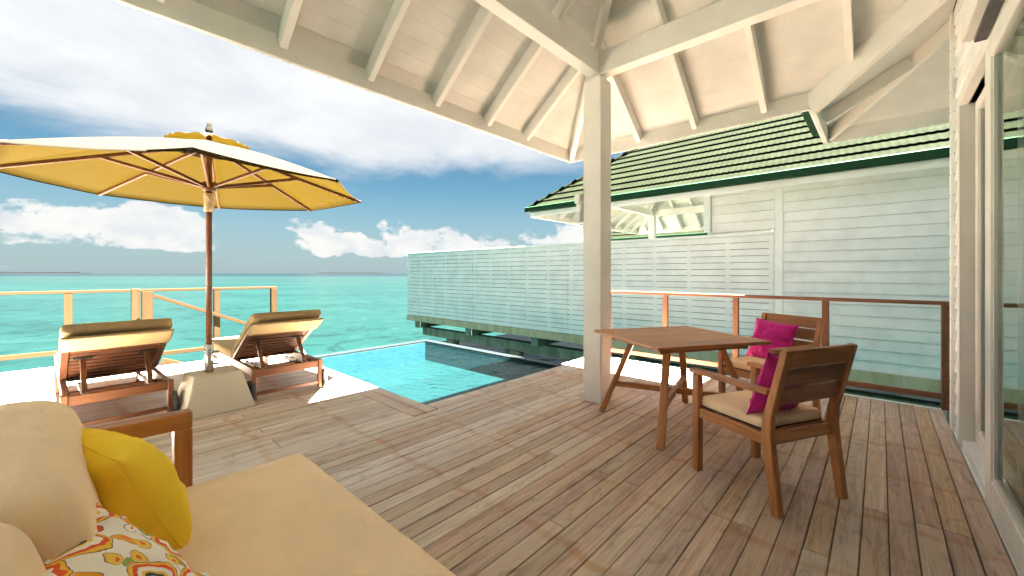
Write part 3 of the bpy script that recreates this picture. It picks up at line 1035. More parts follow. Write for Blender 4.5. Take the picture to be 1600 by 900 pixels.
    box('sill', F, OX0, OX1, -0.56, -0.440, -0.005, 0.055, 'white_paint', 0.003)
    box('track_cover', F, 0.4, 3.34, -0.422, -0.335, OZ + 0.055, OZ + 0.26, 'cream_paint', 0.004)
    box('track', F, 0.4, 3.30, -0.420, -0.375, OZ + 0.028, OZ + 0.052, 'dark_metal', 0.0)

    def panel(nm, xa, xb, y0, y1, z0, z1, st, br, tr):
        D = empty(nm, parent=H)
        box('stile', D, xa, xa + st, y0, y1, z0, z1, 'cream_paint', 0.004)
        box('stile', D, xb - st, xb, y0, y1, z0, z1, 'cream_paint', 0.004)
        box('bottom_rail', D, xa + st, xb - st, y0 + .001, y1 - .001, z0, z0 + br, 'cream_paint', 0.004)
        box('top_rail', D, xa + st, xb - st, y0 + .001, y1 - .001, z1 - tr, z1, 'cream_paint', 0.004)
        ym = (y0 + y1) / 2
        # glazing bead
        for (a, b, c, d) in ((xa + st, xa + st + .018, z0 + br, z1 - tr), (xb - st - .018, xb - st, z0 + br, z1 - tr)):
            box('bead', D, a, b, y0 + .006, y1 - .008, c, d, 'cream_paint', 0.002)
        box('bead', D, xa + st + .018, xb - st - .018, y0 + .006, y1 - .008, z0 + br, z0 + br + .018, 'cream_paint', 0.002)
        vs = [(xa + st, ym, z0 + br), (xb - st, ym, z0 + br), (xb - st, ym, z1 - tr), (xa + st, ym, z1 - tr)]
        obj('glass_pane', mesh_from(vs, [(3, 2, 1, 0)], 'window_glass'), D)
    panel('sliding_door', 1.25, 3.39, -0.470, -0.425, 0.012, 2.50, 0.15, 0.165, 0.11)
    panel('fixed_panel', 3.05, 4.352, -0.545, -0.500, 0.056, OZ - .004, 0.10, 0.10, 0.08)
    panel('fixed_panel', 0.01, 1.35, -0.545, -0.500, 0.056, OZ - .004, 0.10, 0.10, 0.08)
    # sheer curtain inside
    vs, fs = [], []
    n = 260
    for i in range(n + 1):
        x = 0.1 + 4.1 * i / n
        y = -0.80 + 0.045 * math.sin(x * 46 + 2.5 * math.sin(x * 3.1)) + 0.02 * math.sin(x * 17)
        vs += [(x, y, 0.03), (x, y * 0.98 - 0.016, 2.6)]
    for i in range(n):
        fs.append((2 * i, 2 * i + 2, 2 * i + 3, 2 * i + 1))
    c = obj('curtain', mesh_from(vs, fs, 'curtain_fabric', True))
    tag(c, 'pale pleated curtain hanging behind the sliding glass door', 'curtain')


build_house()

# lamp on the porch post
def build_lamp():
    L = empty('wall_lamp', (3.435, 2.16, 1.90))
    tag(L, 'small white box lamp fixed to the side of the porch post', 'lamp')
    box('back_plate', L, -0.012, 0.06, 0.022, 0.034, -0.13, 0.15, 'white_plastic', 0.003)
    box('housing', L, -0.030, 0.07, 0.034, 0.105, 0.055, 0.15, 'white_plastic', 0.008)
    box('housing', L, -0.030, 0.07, 0.034, 0.105, -0.14, -0.035, 'white_plastic', 0.008)
    box('diffuser', L, -0.020, 0.06, 0.034, 0.095, -0.034, 0.054, 'lamp_glass', 0.01)


build_lamp()

# ------------------------------------------------------------------ neighbouring villa
NX, NY = 10.0, 3.72
WX = 8.45


def build_neighbour():
    H = empty('neighbouring_villa', (0, 0, 0))
    tag(H, 'white boarded neighbouring villa with ribbed green roof and dark green gutter', 'house')
    x0, x1, ye = 8.15, 14.49, 6.76
    half = (x1 - x0) / 2; xm = (x0 + x1) / 2
    roof = empty('roof', parent=H)
    zt = CZ + 0.05; zr = zt + half * TAN
    yb = -4.0
    # ceilings (too far off for single boards) and coverings
    def both(poly, nm):
        obj(nm, slab([(a, b, c - .05) for a, b, c in poly], 0.012, 'ceiling_paint', (0, 0, 1)), roof)
        obj('roof_covering', slab(poly, 0.03, 'tile_green', (0, 0, 1)), roof)
    both([(x0, ye, zt), (x1, ye, zt), (xm, ye - half, zr)], 'ceiling')
    both([(x1, ye, zt), (x1, yb, zt), (xm, yb, zr), (xm, ye - half, zr)], 'ceiling')
    both([(x0, yb, zt), (x0, ye, zt), (xm, ye - half, zr), (xm, yb, zr)], 'ceiling')
    cosr = 1 / math.sqrt(1 + TAN * TAN)
    up = Vector((1, 0, TAN)).normalized()
    tile_courses(roof, 'tile_green', (x0 - 0.03, ye + 0.02, zt + .035), (0, -1, 0), up, ye - yb, 12, 0.30, lambda s: s * cosr, lambda s: 0.0)
    upy = Vector((0, -1, TAN)).normalized()
    tile_courses(roof, 'tile_green', (x0 - 0.02, ye + 0.03, zt + .035), (1, 0, 0), upy, x1 - x0, 11, 0.30, lambda s: s * cosr, lambda s: s * cosr)
    # hip cap
    bar('hip_cap', roof, (x0 - .05, ye + .05, zt + .07), (xm, ye - half, zr + .09), 0.16, 0.06, 'tile_green', (0, 0, 1), 0.02)
    # eaves
    for a, b, o in (((x0, ye + .015, EZ), (x0, yb, EZ), (-1, 0, 0)), ((x0 + .016, ye, EZ), (x1, ye, EZ), (0, 1, 0)), ((x1, ye, EZ), (x1, 2.6, EZ), (1, 0, 0))):
        a = Vector(a); b = Vector(b); o = Vector(o)
        bar('eave_board', roof, a + Vector((0, 0, .10)), b + Vector((0, 0, .10)), 0.03, 0.20, 'cream_paint', (0, 0, 1), 0.003)
        bar('fascia', roof, a + o * .026 + Vector((0, 0, .055)), b + o * .026 + Vector((0, 0, .055)), 0.02, 0.115, 'white_paint', (0, 0, 1), 0.002)
        d = (b - a).normalized()
        bar('gutter', roof, a + o * .09 - d * .10 + Vector((0, 0, .185)), b + o * .09 + Vector((0, 0, .185)), 0.12, 0.13, 'green_trim', (0, 0, 1), 0.014)
    zc = lambda s: CZ - 0.070 + s * TAN
    for k in range(9):
        x = x0 + 0.62 + k * 0.63
        sm = min(x - x0, x1 - x) - .04
        bar('rafter', roof, (x, ye - .03, zc(.03)), (x, ye - sm, zc(sm)), 0.05, 0.125, 'cream_paint', (0, 0, 1), 0.003)
    for k in range(6):
        y = ye - 0.35 - k * 0.63
        sm = min(ye - y, half) - .04
        bar('rafter', roof, (x1 - .03, y, zc(.03)), (x1 - sm, y, zc(sm)), 0.05, 0.125, 'cream_paint', (0, 0, 1), 0.003)
        bar('rafter', roof, (x0 + .03, y, zc(.03)), (x0 + sm, y, zc(sm)), 0.05, 0.125, 'cream_paint', (0, 0, 1), 0.003)
    for s in (1, -1):
        xe = x1 if s == 1 else x0
        bar('hip_rafter', roof, (xe - s * .02, ye - .02, zc(.02) - .02), (xm + s * .05, ye - half + .05, zc(half - .05) - .02), 0.06, 0.15, 'cream_paint', (0, 0, 1), 0.003)
    # post and beams
    box('porch_post', H, 13.435, 13.635, 5.70, 5.90, 0, 3.20, 'cream_paint', 0.006)
    box('beam', H, 13.475, 13.595, 2.6, 5.86, 3.20, 3.42, 'cream_paint', 0.004)
    box('beam', H, 9.05, 13.474, 5.74, 5.86, 3.203, 3.423, 'cream_paint', 0.004)
    # walls
    W = empty('side_wall', parent=H)
    box('wall_core', W, WX + .03, WX + .15, -4.0, 1.27, -0.27, 3.0, 'room_paint', 0)
    pitch = 0.175
    z = -0.29
    while z < 2.86:
        obj('siding_board', prism_board(5.26, pitch, 'siding_paint'), W, board_mtx((WX + .03, -4.0, z), (0, 1, 0), (-1, 0, 0)))
        z += pitch
    box('corner_board', H, WX - .01, WX + .14, 1.262, 1.39, -0.27, 2.95, 'white_paint', 0.004)
    # boarded panel above the fence
    P = empty('upper_panel', parent=H)
    box('wall_core', P, WX + .12, WX + .2, 1.39, 2.46, 2.05, 3.05, 'room_paint', 0)
    z = 2.06
    while z < 2.9:
        obj('siding_board', prism_board(1.065, pitch, 'siding_paint'), P, board_mtx((WX + .12, 1.393, z), (0, 1, 0), (-1, 0, 0)))
        z += pitch
    box('trim_post', H, WX + .0, WX + .13, 2.465, 2.575, 2.075, 3.05, 'white_paint', 0.004)
    box('front_wall', H, WX + .21, 14.7, 2.45, 2.57, -0.27, 3.4, 'siding_paint', 0)
    # concrete edge beam, lower beams and piles
    C = empty('substructure', parent=H)
    y = 13.0
    k = 0
    for L in (7.62, 9.38):
        box('edge_beam', C, WX - .02, WX + .18, y - L + .006, y, -0.475, -0.275, 'edge_concrete', 0.006)
        y -= L
    box('lower_beam', C, WX + .40, WX + .65, -4.0, 12.6, -1.02, -0.74, 'pile_concrete', 0.01)
    for yy in (12.55, 9.75, 7.0, 4.2, 1.4, -1.4):
        box('cross_beam', C, WX + .12, WX + 4.0, yy - .12, yy + .12, -0.735, -0.478, 'pile_concrete', 0.01)
    for yy in (10.95, 8.0, 5.0, 2.0, -1.0):
        o = obj('pile', lathe([(0.20, -2.6), (0.20, -1.03)], 20, 'pile_concrete'), C)
        o.location = (WX + .52, yy, 0)
        box('rail_stub', C, WX + .8, WX + 1.0, yy + .5, yy + .75, -1.35, -1.0, 'pile_concrete', 0.01)
    box('floor_slab', C, WX + .185, 14.7, -4.0, 12.95, -0.30, -0.05, 'pile_concrete', 0)
    # privacy fence
    F = empty('privacy_fence', (WX, 7.2, 0))
    tag(F, 'long white fence of horizontal slats standing over the lagoon beside the pool', 'fence')
    y0f, y1f = 1.395, 12.93
    n = 18
    p = 0.1235
    joints = [y0f, 5.82, 9.365, y1f]
    for i in range(n):
        zz = -0.268 + p * i + p / 2
        for a, b in zip(joints, joints[1:]):
            o = bar('slat', F, (0.011 + random.uniform(-.002, .002), a + .002 - 7.2, zz), (0.011 + random.uniform(-.002, .002), b - .002 - 7.2, zz + random.uniform(-.002, .002)), 0.020, p - 0.0100 + random.uniform(-.002, .002), 'fence_paint', (0, 0, 1), 0.002)
    box('cap_rail', F, -0.03, 0.130, y0f - 7.2, y1f + .02 - 7.2, -0.268 + p * n, -0.268 + p * n + .055, 'fence_paint', 0.004)
    box('gap_dark_backing', F, 0.102, 0.112, y0f - 7.2, y1f - 7.2, -0.27, -0.27 + p * n, 'dark_metal', 0)  # added dark sheet, blocks light so the slat gaps read dark
    yy = y1f - .05
    k = 0
    while yy > y0f:
        box('post', F, 0.024, 0.10, yy - .04 - 7.2, yy + .04 - 7.2, -0.27, -0.27 + p * n, 'fence_paint', 0.003)
        yy -= 0.715
    box('end_post', F, -0.012, 0.10, y1f - .012 - 7.2, y1f + .05 - 7.2, -0.27, -0.27 + p * n + .002, 'fence_paint', 0.003)
    # a fence return along the sea side
    for i in range(n):
        zz = -0.268 + p * i + p / 2
        bar('return_slat', F, (0.11, y1f + .02 - 7.2, zz), (3.6, y1f + .02 - 7.2, zz), 0.020, p - 0.0125, 'fence_paint', (0, 0, 1), 0.002)

    # third villa's roof, seen through the porch
    T = empty('far_villa', (0, 0, 0))
    tag(T, 'green roofed villa seen beyond the neighbouring porch', 'house')
    x0, x1, ye = 18.15, 24.49, 10.5
    xm = (x0 + x1) / 2
    rf = empty('roof', parent=T)
    obj('roof_covering', slab([(x0, -2, zt), (x0, ye, zt), (xm, ye - half, zr), (xm, -2, zr)], 0.03, 'tile_green', (0, 0, 1)), rf)
    obj('roof_covering', slab([(x0, ye, zt), (x1, ye, zt), (xm, ye - half, zr)], 0.03, 'tile_green', (0, 0, 1)), rf)
    tile_courses(rf, 'tile_green', (x0 - 0.03, ye + 0.02, zt + .035), (0, -1, 0), up, 12.0, 11, 0.30, lambda s: s * cosr, lambda s: 0.0, 0.2)
    box('gutter', T, x0 - .15, x0 - .03, -2, ye + .1, EZ + .1, EZ + .24, 'green_trim', 0.01)
    box('wall', T, x0 + .3, x1 - .3, -2, 6.3, -0.3, 2.86, 'siding_paint', 0)


build_neighbour()

# ------------------------------------------------------------------ brown railing
def build_railing():
    F = empty('deck_railing', (5.42, 1.25, 0))
    tag(F, 'brown timber railing along the deck edge behind the dining table', 'railing')
    Y = lambda v: v - 1.25
    bar('top_rail', F, (0, Y(-0.475), 0.985), (0, Y(3.22), 0.985), 0.075, 0.036, 'rail_wood')
    bar('bottom_rail', F, (0, Y(-0.475), 0.125), (0, Y(3.22), 0.125), 0.035, 0.055, 'rail_wood')
    for y in (-0.444, 0.429, 1.286, 2.14, 2.99):
        box('post', F, -0.03, 0.03, Y(y) - 0.03, Y(y) + 0.03, 0.006, 0.966, 'rail_wood')
    G = empty('end_railing', (5.1, -0.455, 0))
    tag(G, 'short brown railing closing the gap between railing and house corner', 'railing')
    bar('top_rail', G, (-0.255, -0.03, 0.985), (0.282, -0.03, 0.985), 0.05, 0.036, 'rail_wood')
    bar('bottom_rail', G, (-0.255, -0.03, 0.125), (0.288, -0.03, 0.125), 0.03, 0.055, 'rail_wood')


build_railing()

# ------------------------------------------------------------------ pale railings and sea stair
def build_sea_rail():
    F = empty('sea_railing', (-0.4, 8.18, 0))
    tag(F, 'pale new pine railing along the sea edge behind the loungers', 'railing')
    x = lambda v: v + 0.4
    bar('top_rail', F, (x(-1.9), 0, 1.005), (x(0.60), 0, 1.005), 0.085, 0.038, 'pine')
    bar('bottom_rail', F, (x(-1.9), 0, 0.19), (x(0.60), 0, 0.19), 0.04, 0.06, 'pine')
    for px in (-1.45, -0.72, -0.02):
        box('post', F, x(px) - .04, x(px) + .04, -0.04, 0.04, -0.05, 0.985, 'pine')
    box('corner_post', F, x(0.605), x(0.70), -0.05, 0.05, -0.3, 1.03, 'pine')
    S = empty('stair_railing', (1.6, 7.95, 0))
    tag(S, 'pale pine railing round the sea stair with a sloping handrail', 'railing')
    x = lambda v: v - 1.6
    box('corner_post', S, x(0.70), x(0.82), -0.06, 0.06, -0.6, 0.995, 'pine')
    bar('top_rail', S, (x(0.66), 0, 1.01), (x(2.47), 0, 1.01), 0.085, 0.036, 'pine')
    bar('bottom_rail', S, (x(0.825), 0, 0.06), (x(2.38), 0, 0.06), 0.04, 0.06, 'pine')
    box('post', S, x(1.56), x(1.64), -0.04, 0.04, -1.2, 0.99, 'pine')
    box('post', S, x(2.385), x(2.475), -0.045, 0.045, -1.9, 0.99, 'pine')
    bar('handrail', S, (x(0.83), -0.07, 0.93), (x(2.30), -0.07, 0.28), 0.05, 0.05, 'pine')
    bar('handrail', S, (x(0.83), -0.65, 0.02), (x(2.30), -0.65, -0.62), 0.05, 0.16, 'pine')
    T = empty('sea_stair', (1.4, 7.6, 0))
    tag(T, 'pale pine stair going down from the deck into the lagoon', 'stair')
    for k in range(7):
        xx = -0.70 + k * 0.26
        box('tread', T, xx, xx + 0.25, -0.28, 0.30, -0.235 - k * 0.17, -0.20 - k * 0.17, 'pine')
    bar('stringer', T, (-0.75, -0.31, -0.22), (1.1, -0.31, -1.45), 0.04, 0.2, 'pine')
    bar('stringer', T, (-0.75, 0.325, -0.22), (1.1, 0.325, -1.45), 0.04, 0.2, 'pine')


build_sea_rail()

# ------------------------------------------------------------------ umbrella
def build_umbrella():
    ux, uy = 0.868, 4.604
    zE, RR, ph = 2.06, 1.361, 1.3117 + math.pi
    zA = 2.50
    B = empty('umbrella_base', (0.905, 4.62, 0))
    tag(B, 'tapered beige concrete umbrella base between the two loungers', 'umbrella base')
    bm = bmesh.new()
    bot = [(-.27, -.26), (.27, -.26), (.27, .26), (-.27, .26)]
    top = [(-.18, -.15), (.18, -.15), (.18, .15), (-.18, .15)]
    vb = [bm.verts.new((a, b, 0.0)) for a, b in bot]; vt = [bm.verts.new((a, b, 0.345)) for a, b in top]
    bm.faces.new(vb[::-1]); bm.faces.new(vt)
    for i in range(4):
        bm.faces.new((vb[i], vb[(i + 1) % 4], vt[(i + 1) % 4], vt[i]))
    bmesh.ops.bevel(bm, geom=bm.edges[:], offset=0.008, segments=2, affect='EDGES')
    me = bpy.data.meshes.new('piece'); bm.to_mesh(me); bm.free(); me.materials.append(MATS['base_concrete'])
    b = obj('block', me, B); b.rotation_euler = (0, 0, R(4))
    s = obj('sleeve', lathe([(0.0, 0.32), (0.036, 0.32), (0.036, 0.60), (0.031, 0.605), (0.0, 0.605)], 20, 'steel'), B)
    s.location = (ux - .905, uy - 4.62, 0)
    for k, zz in enumerate((0.42, 0.53)):
        bar('clamp_knob', B, (ux - .905 + .03, uy - 4.62 - .02, zz), (ux - .905 + .065, uy - 4.62 - .05, zz), 0.022, 0.022, 'dark_metal', (0, 0, 1), 0.004)
    U = empty('patio_umbrella', (ux, uy, 0))
    tag(U, 'large octagonal yellow umbrella with dark wooden ribs over the loungers', 'umbrella')
    obj('pole', lathe([(0.024, 0.40), (0.024, 2.52), (0.02, 2.60)], 18, 'umbrella_wood'), U)
    o = obj('sleeve_wrap', lathe([(0.030, 1.83), (0.040, 1.84), (0.037, 1.93), (0.041, 1.99), (0.034, 2.0)], 16, 'sleeve_fabric'), U)
    obj('runner_hub', lathe([(0.025, 2.02), (0.055, 2.03), (0.055, 2.10), (0.025, 2.11)], 16, 'umbrella_wood'), U)
    obj('top_hub', lathe([(0.025, 2.38), (0.05, 2.39), (0.05, 2.47), (0.025, 2.48)], 16, 'umbrella_wood'), U)
    obj('finial', lathe([(0.012, 2.54), (0.028, 2.575), (0.030, 2.60), (0.016, 2.63), (0.02, 2.65), (0.0, 2.67)], 14, 'canopy_fabric'), U)
    C = [Vector((RR * math.cos(ph + k * math.pi / 4), RR * math.sin(ph + k * math.pi / 4), zE)) for k in range(8)]
    A = Vector((0, 0, zA))
    n = 12
    for k in range(8):
        c0, c1 = C[k], C[(k + 1) % 8]
        vs, fs = [], []
        for i in range(n + 1):
            t = 0.12 + 0.88 * i / n
            for j in range(n + 1):
                w = j / n
                p = A.lerp(c0.lerp(c1, w), t)
                bow = 4 * w * (1 - w)
                p.z += 0.028 * math.sin(math.pi * t) - 0.012 * bow * t - 0.004
                p.x *= 1 - 0.016 * bow * t * t; p.y *= 1 - 0.016 * bow * t * t
                p.z += 0.004 * mnoise.noise(p * 4 + Vector((k, 0, 0))) * (1 - abs(2 * w - 1))
                vs.append(p)
        for i in range(n):
            for j in range(n):
                a = i * (n + 1) + j
                fs.append((a, a + n + 1, a + n + 2, a + 1))
        # hem valance
        base = len(vs)
        for j in range(n + 1):
            p = vs[n * (n + 1) + j]
            vs.append(p + Vector((0, 0, -0.010)))
        for j in range(n):
            fs.append((n * (n + 1) + j, base + j, base + j + 1, n * (n + 1) + j + 1))
        cp = obj('canopy_panel', mesh_from(vs, fs, 'canopy_fabric', True), U)
        # rib under the seam and strut from the runner
        d = (c0 - A).normalized()
        off = Vector((0, 0, -0.030))
        rb = bar('rib', U, A + off + d * 0.06 + Vector((0, 0, -.02)), c0 + off * 0.55 - d * 0.015, 0.022, 0.030, 'umbrella_wood', (0, 0, 1), 0.004)
        mid = A.lerp(c0, 0.55) + off + Vector((0, 0, 0.006))
        h = Vector((c0.x, c0.y, 0)).normalized() * 0.05 + Vector((0, 0, 2.065))
        bar('strut', U, h, mid, 0.020, 0.028, 'umbrella_wood', (0, 0, 1), 0.004)
        # vent flap: ruffled little canopy on top
        vs, fs = [], []
        m = 10
        for i in range(4):
            t = i / 3
            for j in range(m + 1):
                w = j / m
                dirn = c0.lerp(c1, w); dirn.z = 0
                rad = (0.03 + 0.30 * t) * (dirn.length / RR)
                dirn.normalize()
                ruff = (0.035 * 4 * w * (1 - w) + 0.012 * math.sin(w * 9 + k)) * t * t
                vs.append((dirn.x * rad, dirn.y * rad, 2.56 - 0.125 * t + ruff))
        for i in range(3):
            for j in range(m):
                a = i * (m + 1) + j
                fs.append((a, a + m + 1, a + m + 2, a + 1))
        obj('vent_flap', mesh_from(vs, fs, 'canopy_fabric', True), U)
    # cord at the pole
    obj('cord', tube([(0.03, -0.03, 2.04), (0.035, -0.05, 1.95), (0.02, -0.05, 1.90), (-0.02, -0.045, 1.96), (-0.045, -0.02, 2.05)], 0.003, 'lamp_glass', 6), U)


build_umbrella()

# ------------------------------------------------------------------ sun loungers
def build_lounger(loc, rz, label, pivot=0.70):
    L = empty('sun_lounger', loc, rz)
    tag(L, label, 'sun lounger', 'sun loungers under the umbrella')
    hw = 0.325
    LEN = 1.96
    # side rails, legs
    for s in (-1, 1):
        bar('side_rail', L, (s * (hw - .022), 0.035, 0.285), (s * (hw - .022), LEN, 0.285), 0.04, 0.075, 'lounger_teak')
        box('leg', L, s * hw - .03 if s > 0 else -hw - .01, s * hw + .01 if s > 0 else -hw + .03, -0.03, 0.03, 0.02, 0.325, 'lounger_teak')
        box('leg', L, s * hw - .03 if s > 0 else -hw - .01, s * hw + .01 if s > 0 else -hw + .03, LEN - .22, LEN - .15, 0.0, 0.245, 'lounger_teak')
        # wheel outside the rear leg
        wx = s * (hw + .018)
        wheel = empty('wheel', (wx, 0.0, 0.108), 0, L)
        ty = obj('tyre', lathe([(0.084, -0.017), (0.103, -0.015), (0.108, 0.0), (0.103, 0.015), (0.084, 0.017), (0.084, -0.017)], 28, 'rubber'), wheel)
        ty.rotation_euler = (0, R(90), 0)
        hb = obj('hub', lathe([(0.0, -0.016), (0.024, -0.016), (0.024, 0.016), (0.0, 0.016)], 16, 'wheel_grey'), wheel)
        hb.rotation_euler = (0, R(90), 0)
        for q in range(5):
            a = 2 * math.pi * q / 5
            bar('spoke', wheel, (0, .02 * math.cos(a), .02 * math.sin(a)), (0, .086 * math.cos(a), .086 * math.sin(a)), 0.014, 0.016, 'wheel_grey', (1, 0, 0), 0.002)
    bar('rear_rail', L, (-hw + .03, 0, 0.275), (hw - .03, 0, 0.275), 0.03, 0.075, 'lounger_teak')
    bar('lower_bar', L, (-hw + .03, 0, 0.075), (hw - .03, 0, 0.075), 0.028, 0.035, 'lounger_teak')
    bar('front_rail', L, (-hw + .04, LEN - .015, 0.285), (hw - .04, LEN - .015, 0.285), 0.03, 0.075, 'lounger_teak')
    # bed slats ahead of the backrest, notched support bars below it
    k = 0
    y = pivot + 0.02
    while y < LEN - 0.05:
        bar('slat', L, (-hw + .045, y, 0.305), (hw - .045, y, 0.305), 0.055, 0.018, 'lounger_slat')
        y += 0.075
    for s in (-1, 1):
        bar('support_rack', L, (s * 0.20, 0.016, 0.262), (s * 0.20, pivot, 0.262), 0.03, 0.05, 'lounger_slat')
        for q in range(6):
            bar('rack_peg', L, (s * 0.18, 0.10 + q * 0.08, 0.293), (s * 0.22, 0.10 + q * 0.08, 0.293), 0.016, 0.014, 'lamp_glass', (0, 0, 1), 0.002)
    bar('cross_bar', L, (-hw + .045, 0.34, 0.262), (hw - .045, 0.34, 0.262), 0.05, 0.03, 'lounger_slat')
    # backrest
    ang = R(31.5)
    BL = 0.80
    d = Vector((0, -math.cos(ang), math.sin(ang))); nrm = Vector((0, math.sin(ang), math.cos(ang)))
    o0 = Vector((0, pivot, 0.335))
    BK = empty('backrest', parent=L)
    for s in (-1, 1):
        bar('back_stile', BK, o0 + Vector((s * 0.303, 0, 0)), o0 + d * BL + Vector((s * 0.303, 0, 0)), 0.05, 0.03, 'lounger_slat', nrm)
    nsl = 11
    for q in range(nsl):
        c = o0 + d * (0.03 + q * (BL - 0.06) / (nsl - 1))
        bar('slat', BK, c + Vector((-.277, 0, 0)), c + Vector((.277, 0, 0)), 0.058, 0.018, 'lounger_slat', nrm)
    mid = o0 + d * 0.44 - nrm * 0.03
    for s in (-1, 1):
        bar('prop', L, (s * 0.20, 0.10, 0.29), (s * 0.20, mid.y, mid.z), 0.035, 0.028, 'lounger_teak', (0, 1, 0))
        bar('hinge_plate', L, (s * 0.20 - .06, mid.y, mid.z + .010), (s * 0.20 + .06, mid.y, mid.z + .010), 0.022, 0.022, 'dark_metal')
    # cushion: flat part, raised part, flap folded over the head end
    T = 0.085
    cu = empty('cushion', parent=L)
    flat = obj('seat_pad', soft_box(0.66, LEN - pivot - 0.0, T, 'khaki_cushion', 0.03, 10, 0.008, 0.003, 1.0), cu)
    flat.location = (0, (LEN + pivot) / 2 + .03, 0.318 + T / 2)
    PL = BL + 0.06
    bk = obj('back_pad', soft_box(0.67, PL, T, 'khaki_cushion', 0.03, 10, 0.006, 0.004, 4.0), cu)
    c = o0 + d * (PL / 2 + 0.01) + nrm * (0.018 + T / 2)
    bk.matrix_local = Matrix(((1, 0, 0, c.x), (0, -d.y, nrm.y, c.y), (0, -d.z, nrm.z, c.z), (0, 0, 0, 1)))
    fl = obj('head_flap', soft_box(0.668, 0.235, 0.030, 'khaki_cushion', 0.012, 8, 0.0, 0.004, 9.0), cu)
    c = o0 + d * (PL - 0.110) - nrm * 0.026
    fl.matrix_local = Matrix(((1, 0, 0, c.x), (0, -d.y, nrm.y, c.y), (0, -d.z, nrm.z, c.z), (0, 0, 0, 1)))
    return L


build_lounger((1.525, 4.53, 0), R(0), 'wooden sun lounger with khaki cushion beside the pool, seen from behind')
build_lounger((0.28, 4.62, 0), R(2), 'wooden sun lounger with khaki cushion behind the sofa arm, seen from behind')

# ------------------------------------------------------------------ sofa
def build_sofa():
    S = empty('sofa', (0.3, 1.15, 0))
    tag(S, 'deep teak daybed sofa with smooth tan seat and back cushions', 'sofa')
    X = lambda v: v - 0.3
    Y = lambda v: v - 1.15
    y0, y1 = 0.02, 2.05
    fr = empty('frame', parent=S)
    box('front_rail', fr, X(0.68), X(0.72), Y(y0), Y(y1), 0.16, 0.265, 'teak')
    box('back_rail', fr, X(-0.28), X(-0.24), Y(y0), Y(y1), 0.16, 0.265, 'teak')
    box('platform', fr, X(-0.24), X(0.68), Y(y0 + .04), Y(y1 - .04), 0.235, 0.262, 'teak_dark')
    for xx in (-0.28, 0.66):
        for yy in (y0, y1 - .06):
            box('leg', fr, X(xx), X(xx + .06), Y(yy), Y(yy + .06), 0.0, 0.158, 'teak')
    # arm at the far end
    arm = empty('arm', parent=S)
    ya, yb = 2.06, 2.125
    box('arm_rail', arm, X(-0.33), X(0.335), Y(ya), Y(yb), 0.635, 0.700, 'teak')
    box('arm_post', arm, X(0.277), X(0.335), Y(ya), Y(yb), 0.0, 0.634, 'teak')
    box('arm_post', arm, X(-0.33), X(-0.27), Y(ya), Y(yb), 0.0, 0.634, 'teak')
    box('arm_rail', arm, X(-0.268), X(0.276), Y(ya + .01), Y(yb - .01), 0.25, 0.30, 'teak')
    for xx in (-0.14, 0.02, 0.15):
        box('arm_slat', arm, X(xx), X(xx + .025), Y(ya + .015), Y(yb - .015), 0.301, 0.634, 'teak')
    # back frame behind the cushions
    box('back_top_rail', fr, X(-0.33), X(-0.29), Y(y0), Y(2.055), 0.60, 0.68, 'teak')
    for yy in (0.3, 0.7, 1.1, 1.5, 1.9):
        box('back_slat', fr, X(-0.325), X(-0.295), Y(yy), Y(yy + .05), 0.20, 0.60, 'teak')
    seat = obj('seat_cushion', soft_box(0.985, y1 - y0, 0.155, 'beige_cushion', 0.035, 22, 0.012, 0.0035, 2.0), S)
    seat.location = (X(0.2525), Y((y0 + y1) / 2), 0.262 + 0.0775)

    def lean(p):
        # back cushion leans and slumps: belly forward, top rolled back
        t = p.z / 0.235
        p.x += -0.085 * (t + 1) * 0.5 - 0.02 * max(0, t) ** 2 + 0.008 * (1 - t * t)
        return p
    for (a, b, sd, bx) in ((1.165, 2.035, 3.0, -0.010), (0.29, 1.155, 8.0, -0.075)):
        bc = obj('back_cushion', soft_box(0.205, b - a, 0.46, 'beige_cushion', 0.065, 24, 0.004, 0.007, sd, fn=lean), S)
        bc.location = (X(bx), Y((a + b) / 2), 0.628)
    return S


build_sofa()


def orient(loc, fwd, tilt, roll=0.0):
    """pillow matrix: face normal 'fwd' tipped back by tilt, rolled in its own plane"""
    f = Vector((fwd[0], fwd[1], 0)).normalized()
    n = (f * math.cos(tilt) + Vector((0, 0, 1)) * math.sin(tilt)).normalized()
    x = Vector((0, 0, 1)).cross(n).normalized()
    y = n.cross(x)
    M = Matrix(((x.x, y.x, n.x, loc[0]), (x.y, y.y, n.y, loc[1]), (x.z, y.z, n.z, loc[2]), (0, 0, 0, 1)))
    return M @ Matrix.Rotation(roll, 4, 'Z')


throw_pillow(0.42, 0.42, 0.24, 'yellow_fabric', orient((0.105, 1.73, 0.585), (1.0, 0.28), R(25), R(4)), 'plain yellow pillow leaning on the sofa back by the arm', 1.0, 'yellow_fabric')
throw_pillow(0.46, 0.46, 0.18, 'floral_fabric', orient((0.080, 1.10, 0.545), (0.95, -0.30), R(36), R(-6)), 'pillow with orange and red floral print on the tan sofa', 5.0, 'floral_fabric')

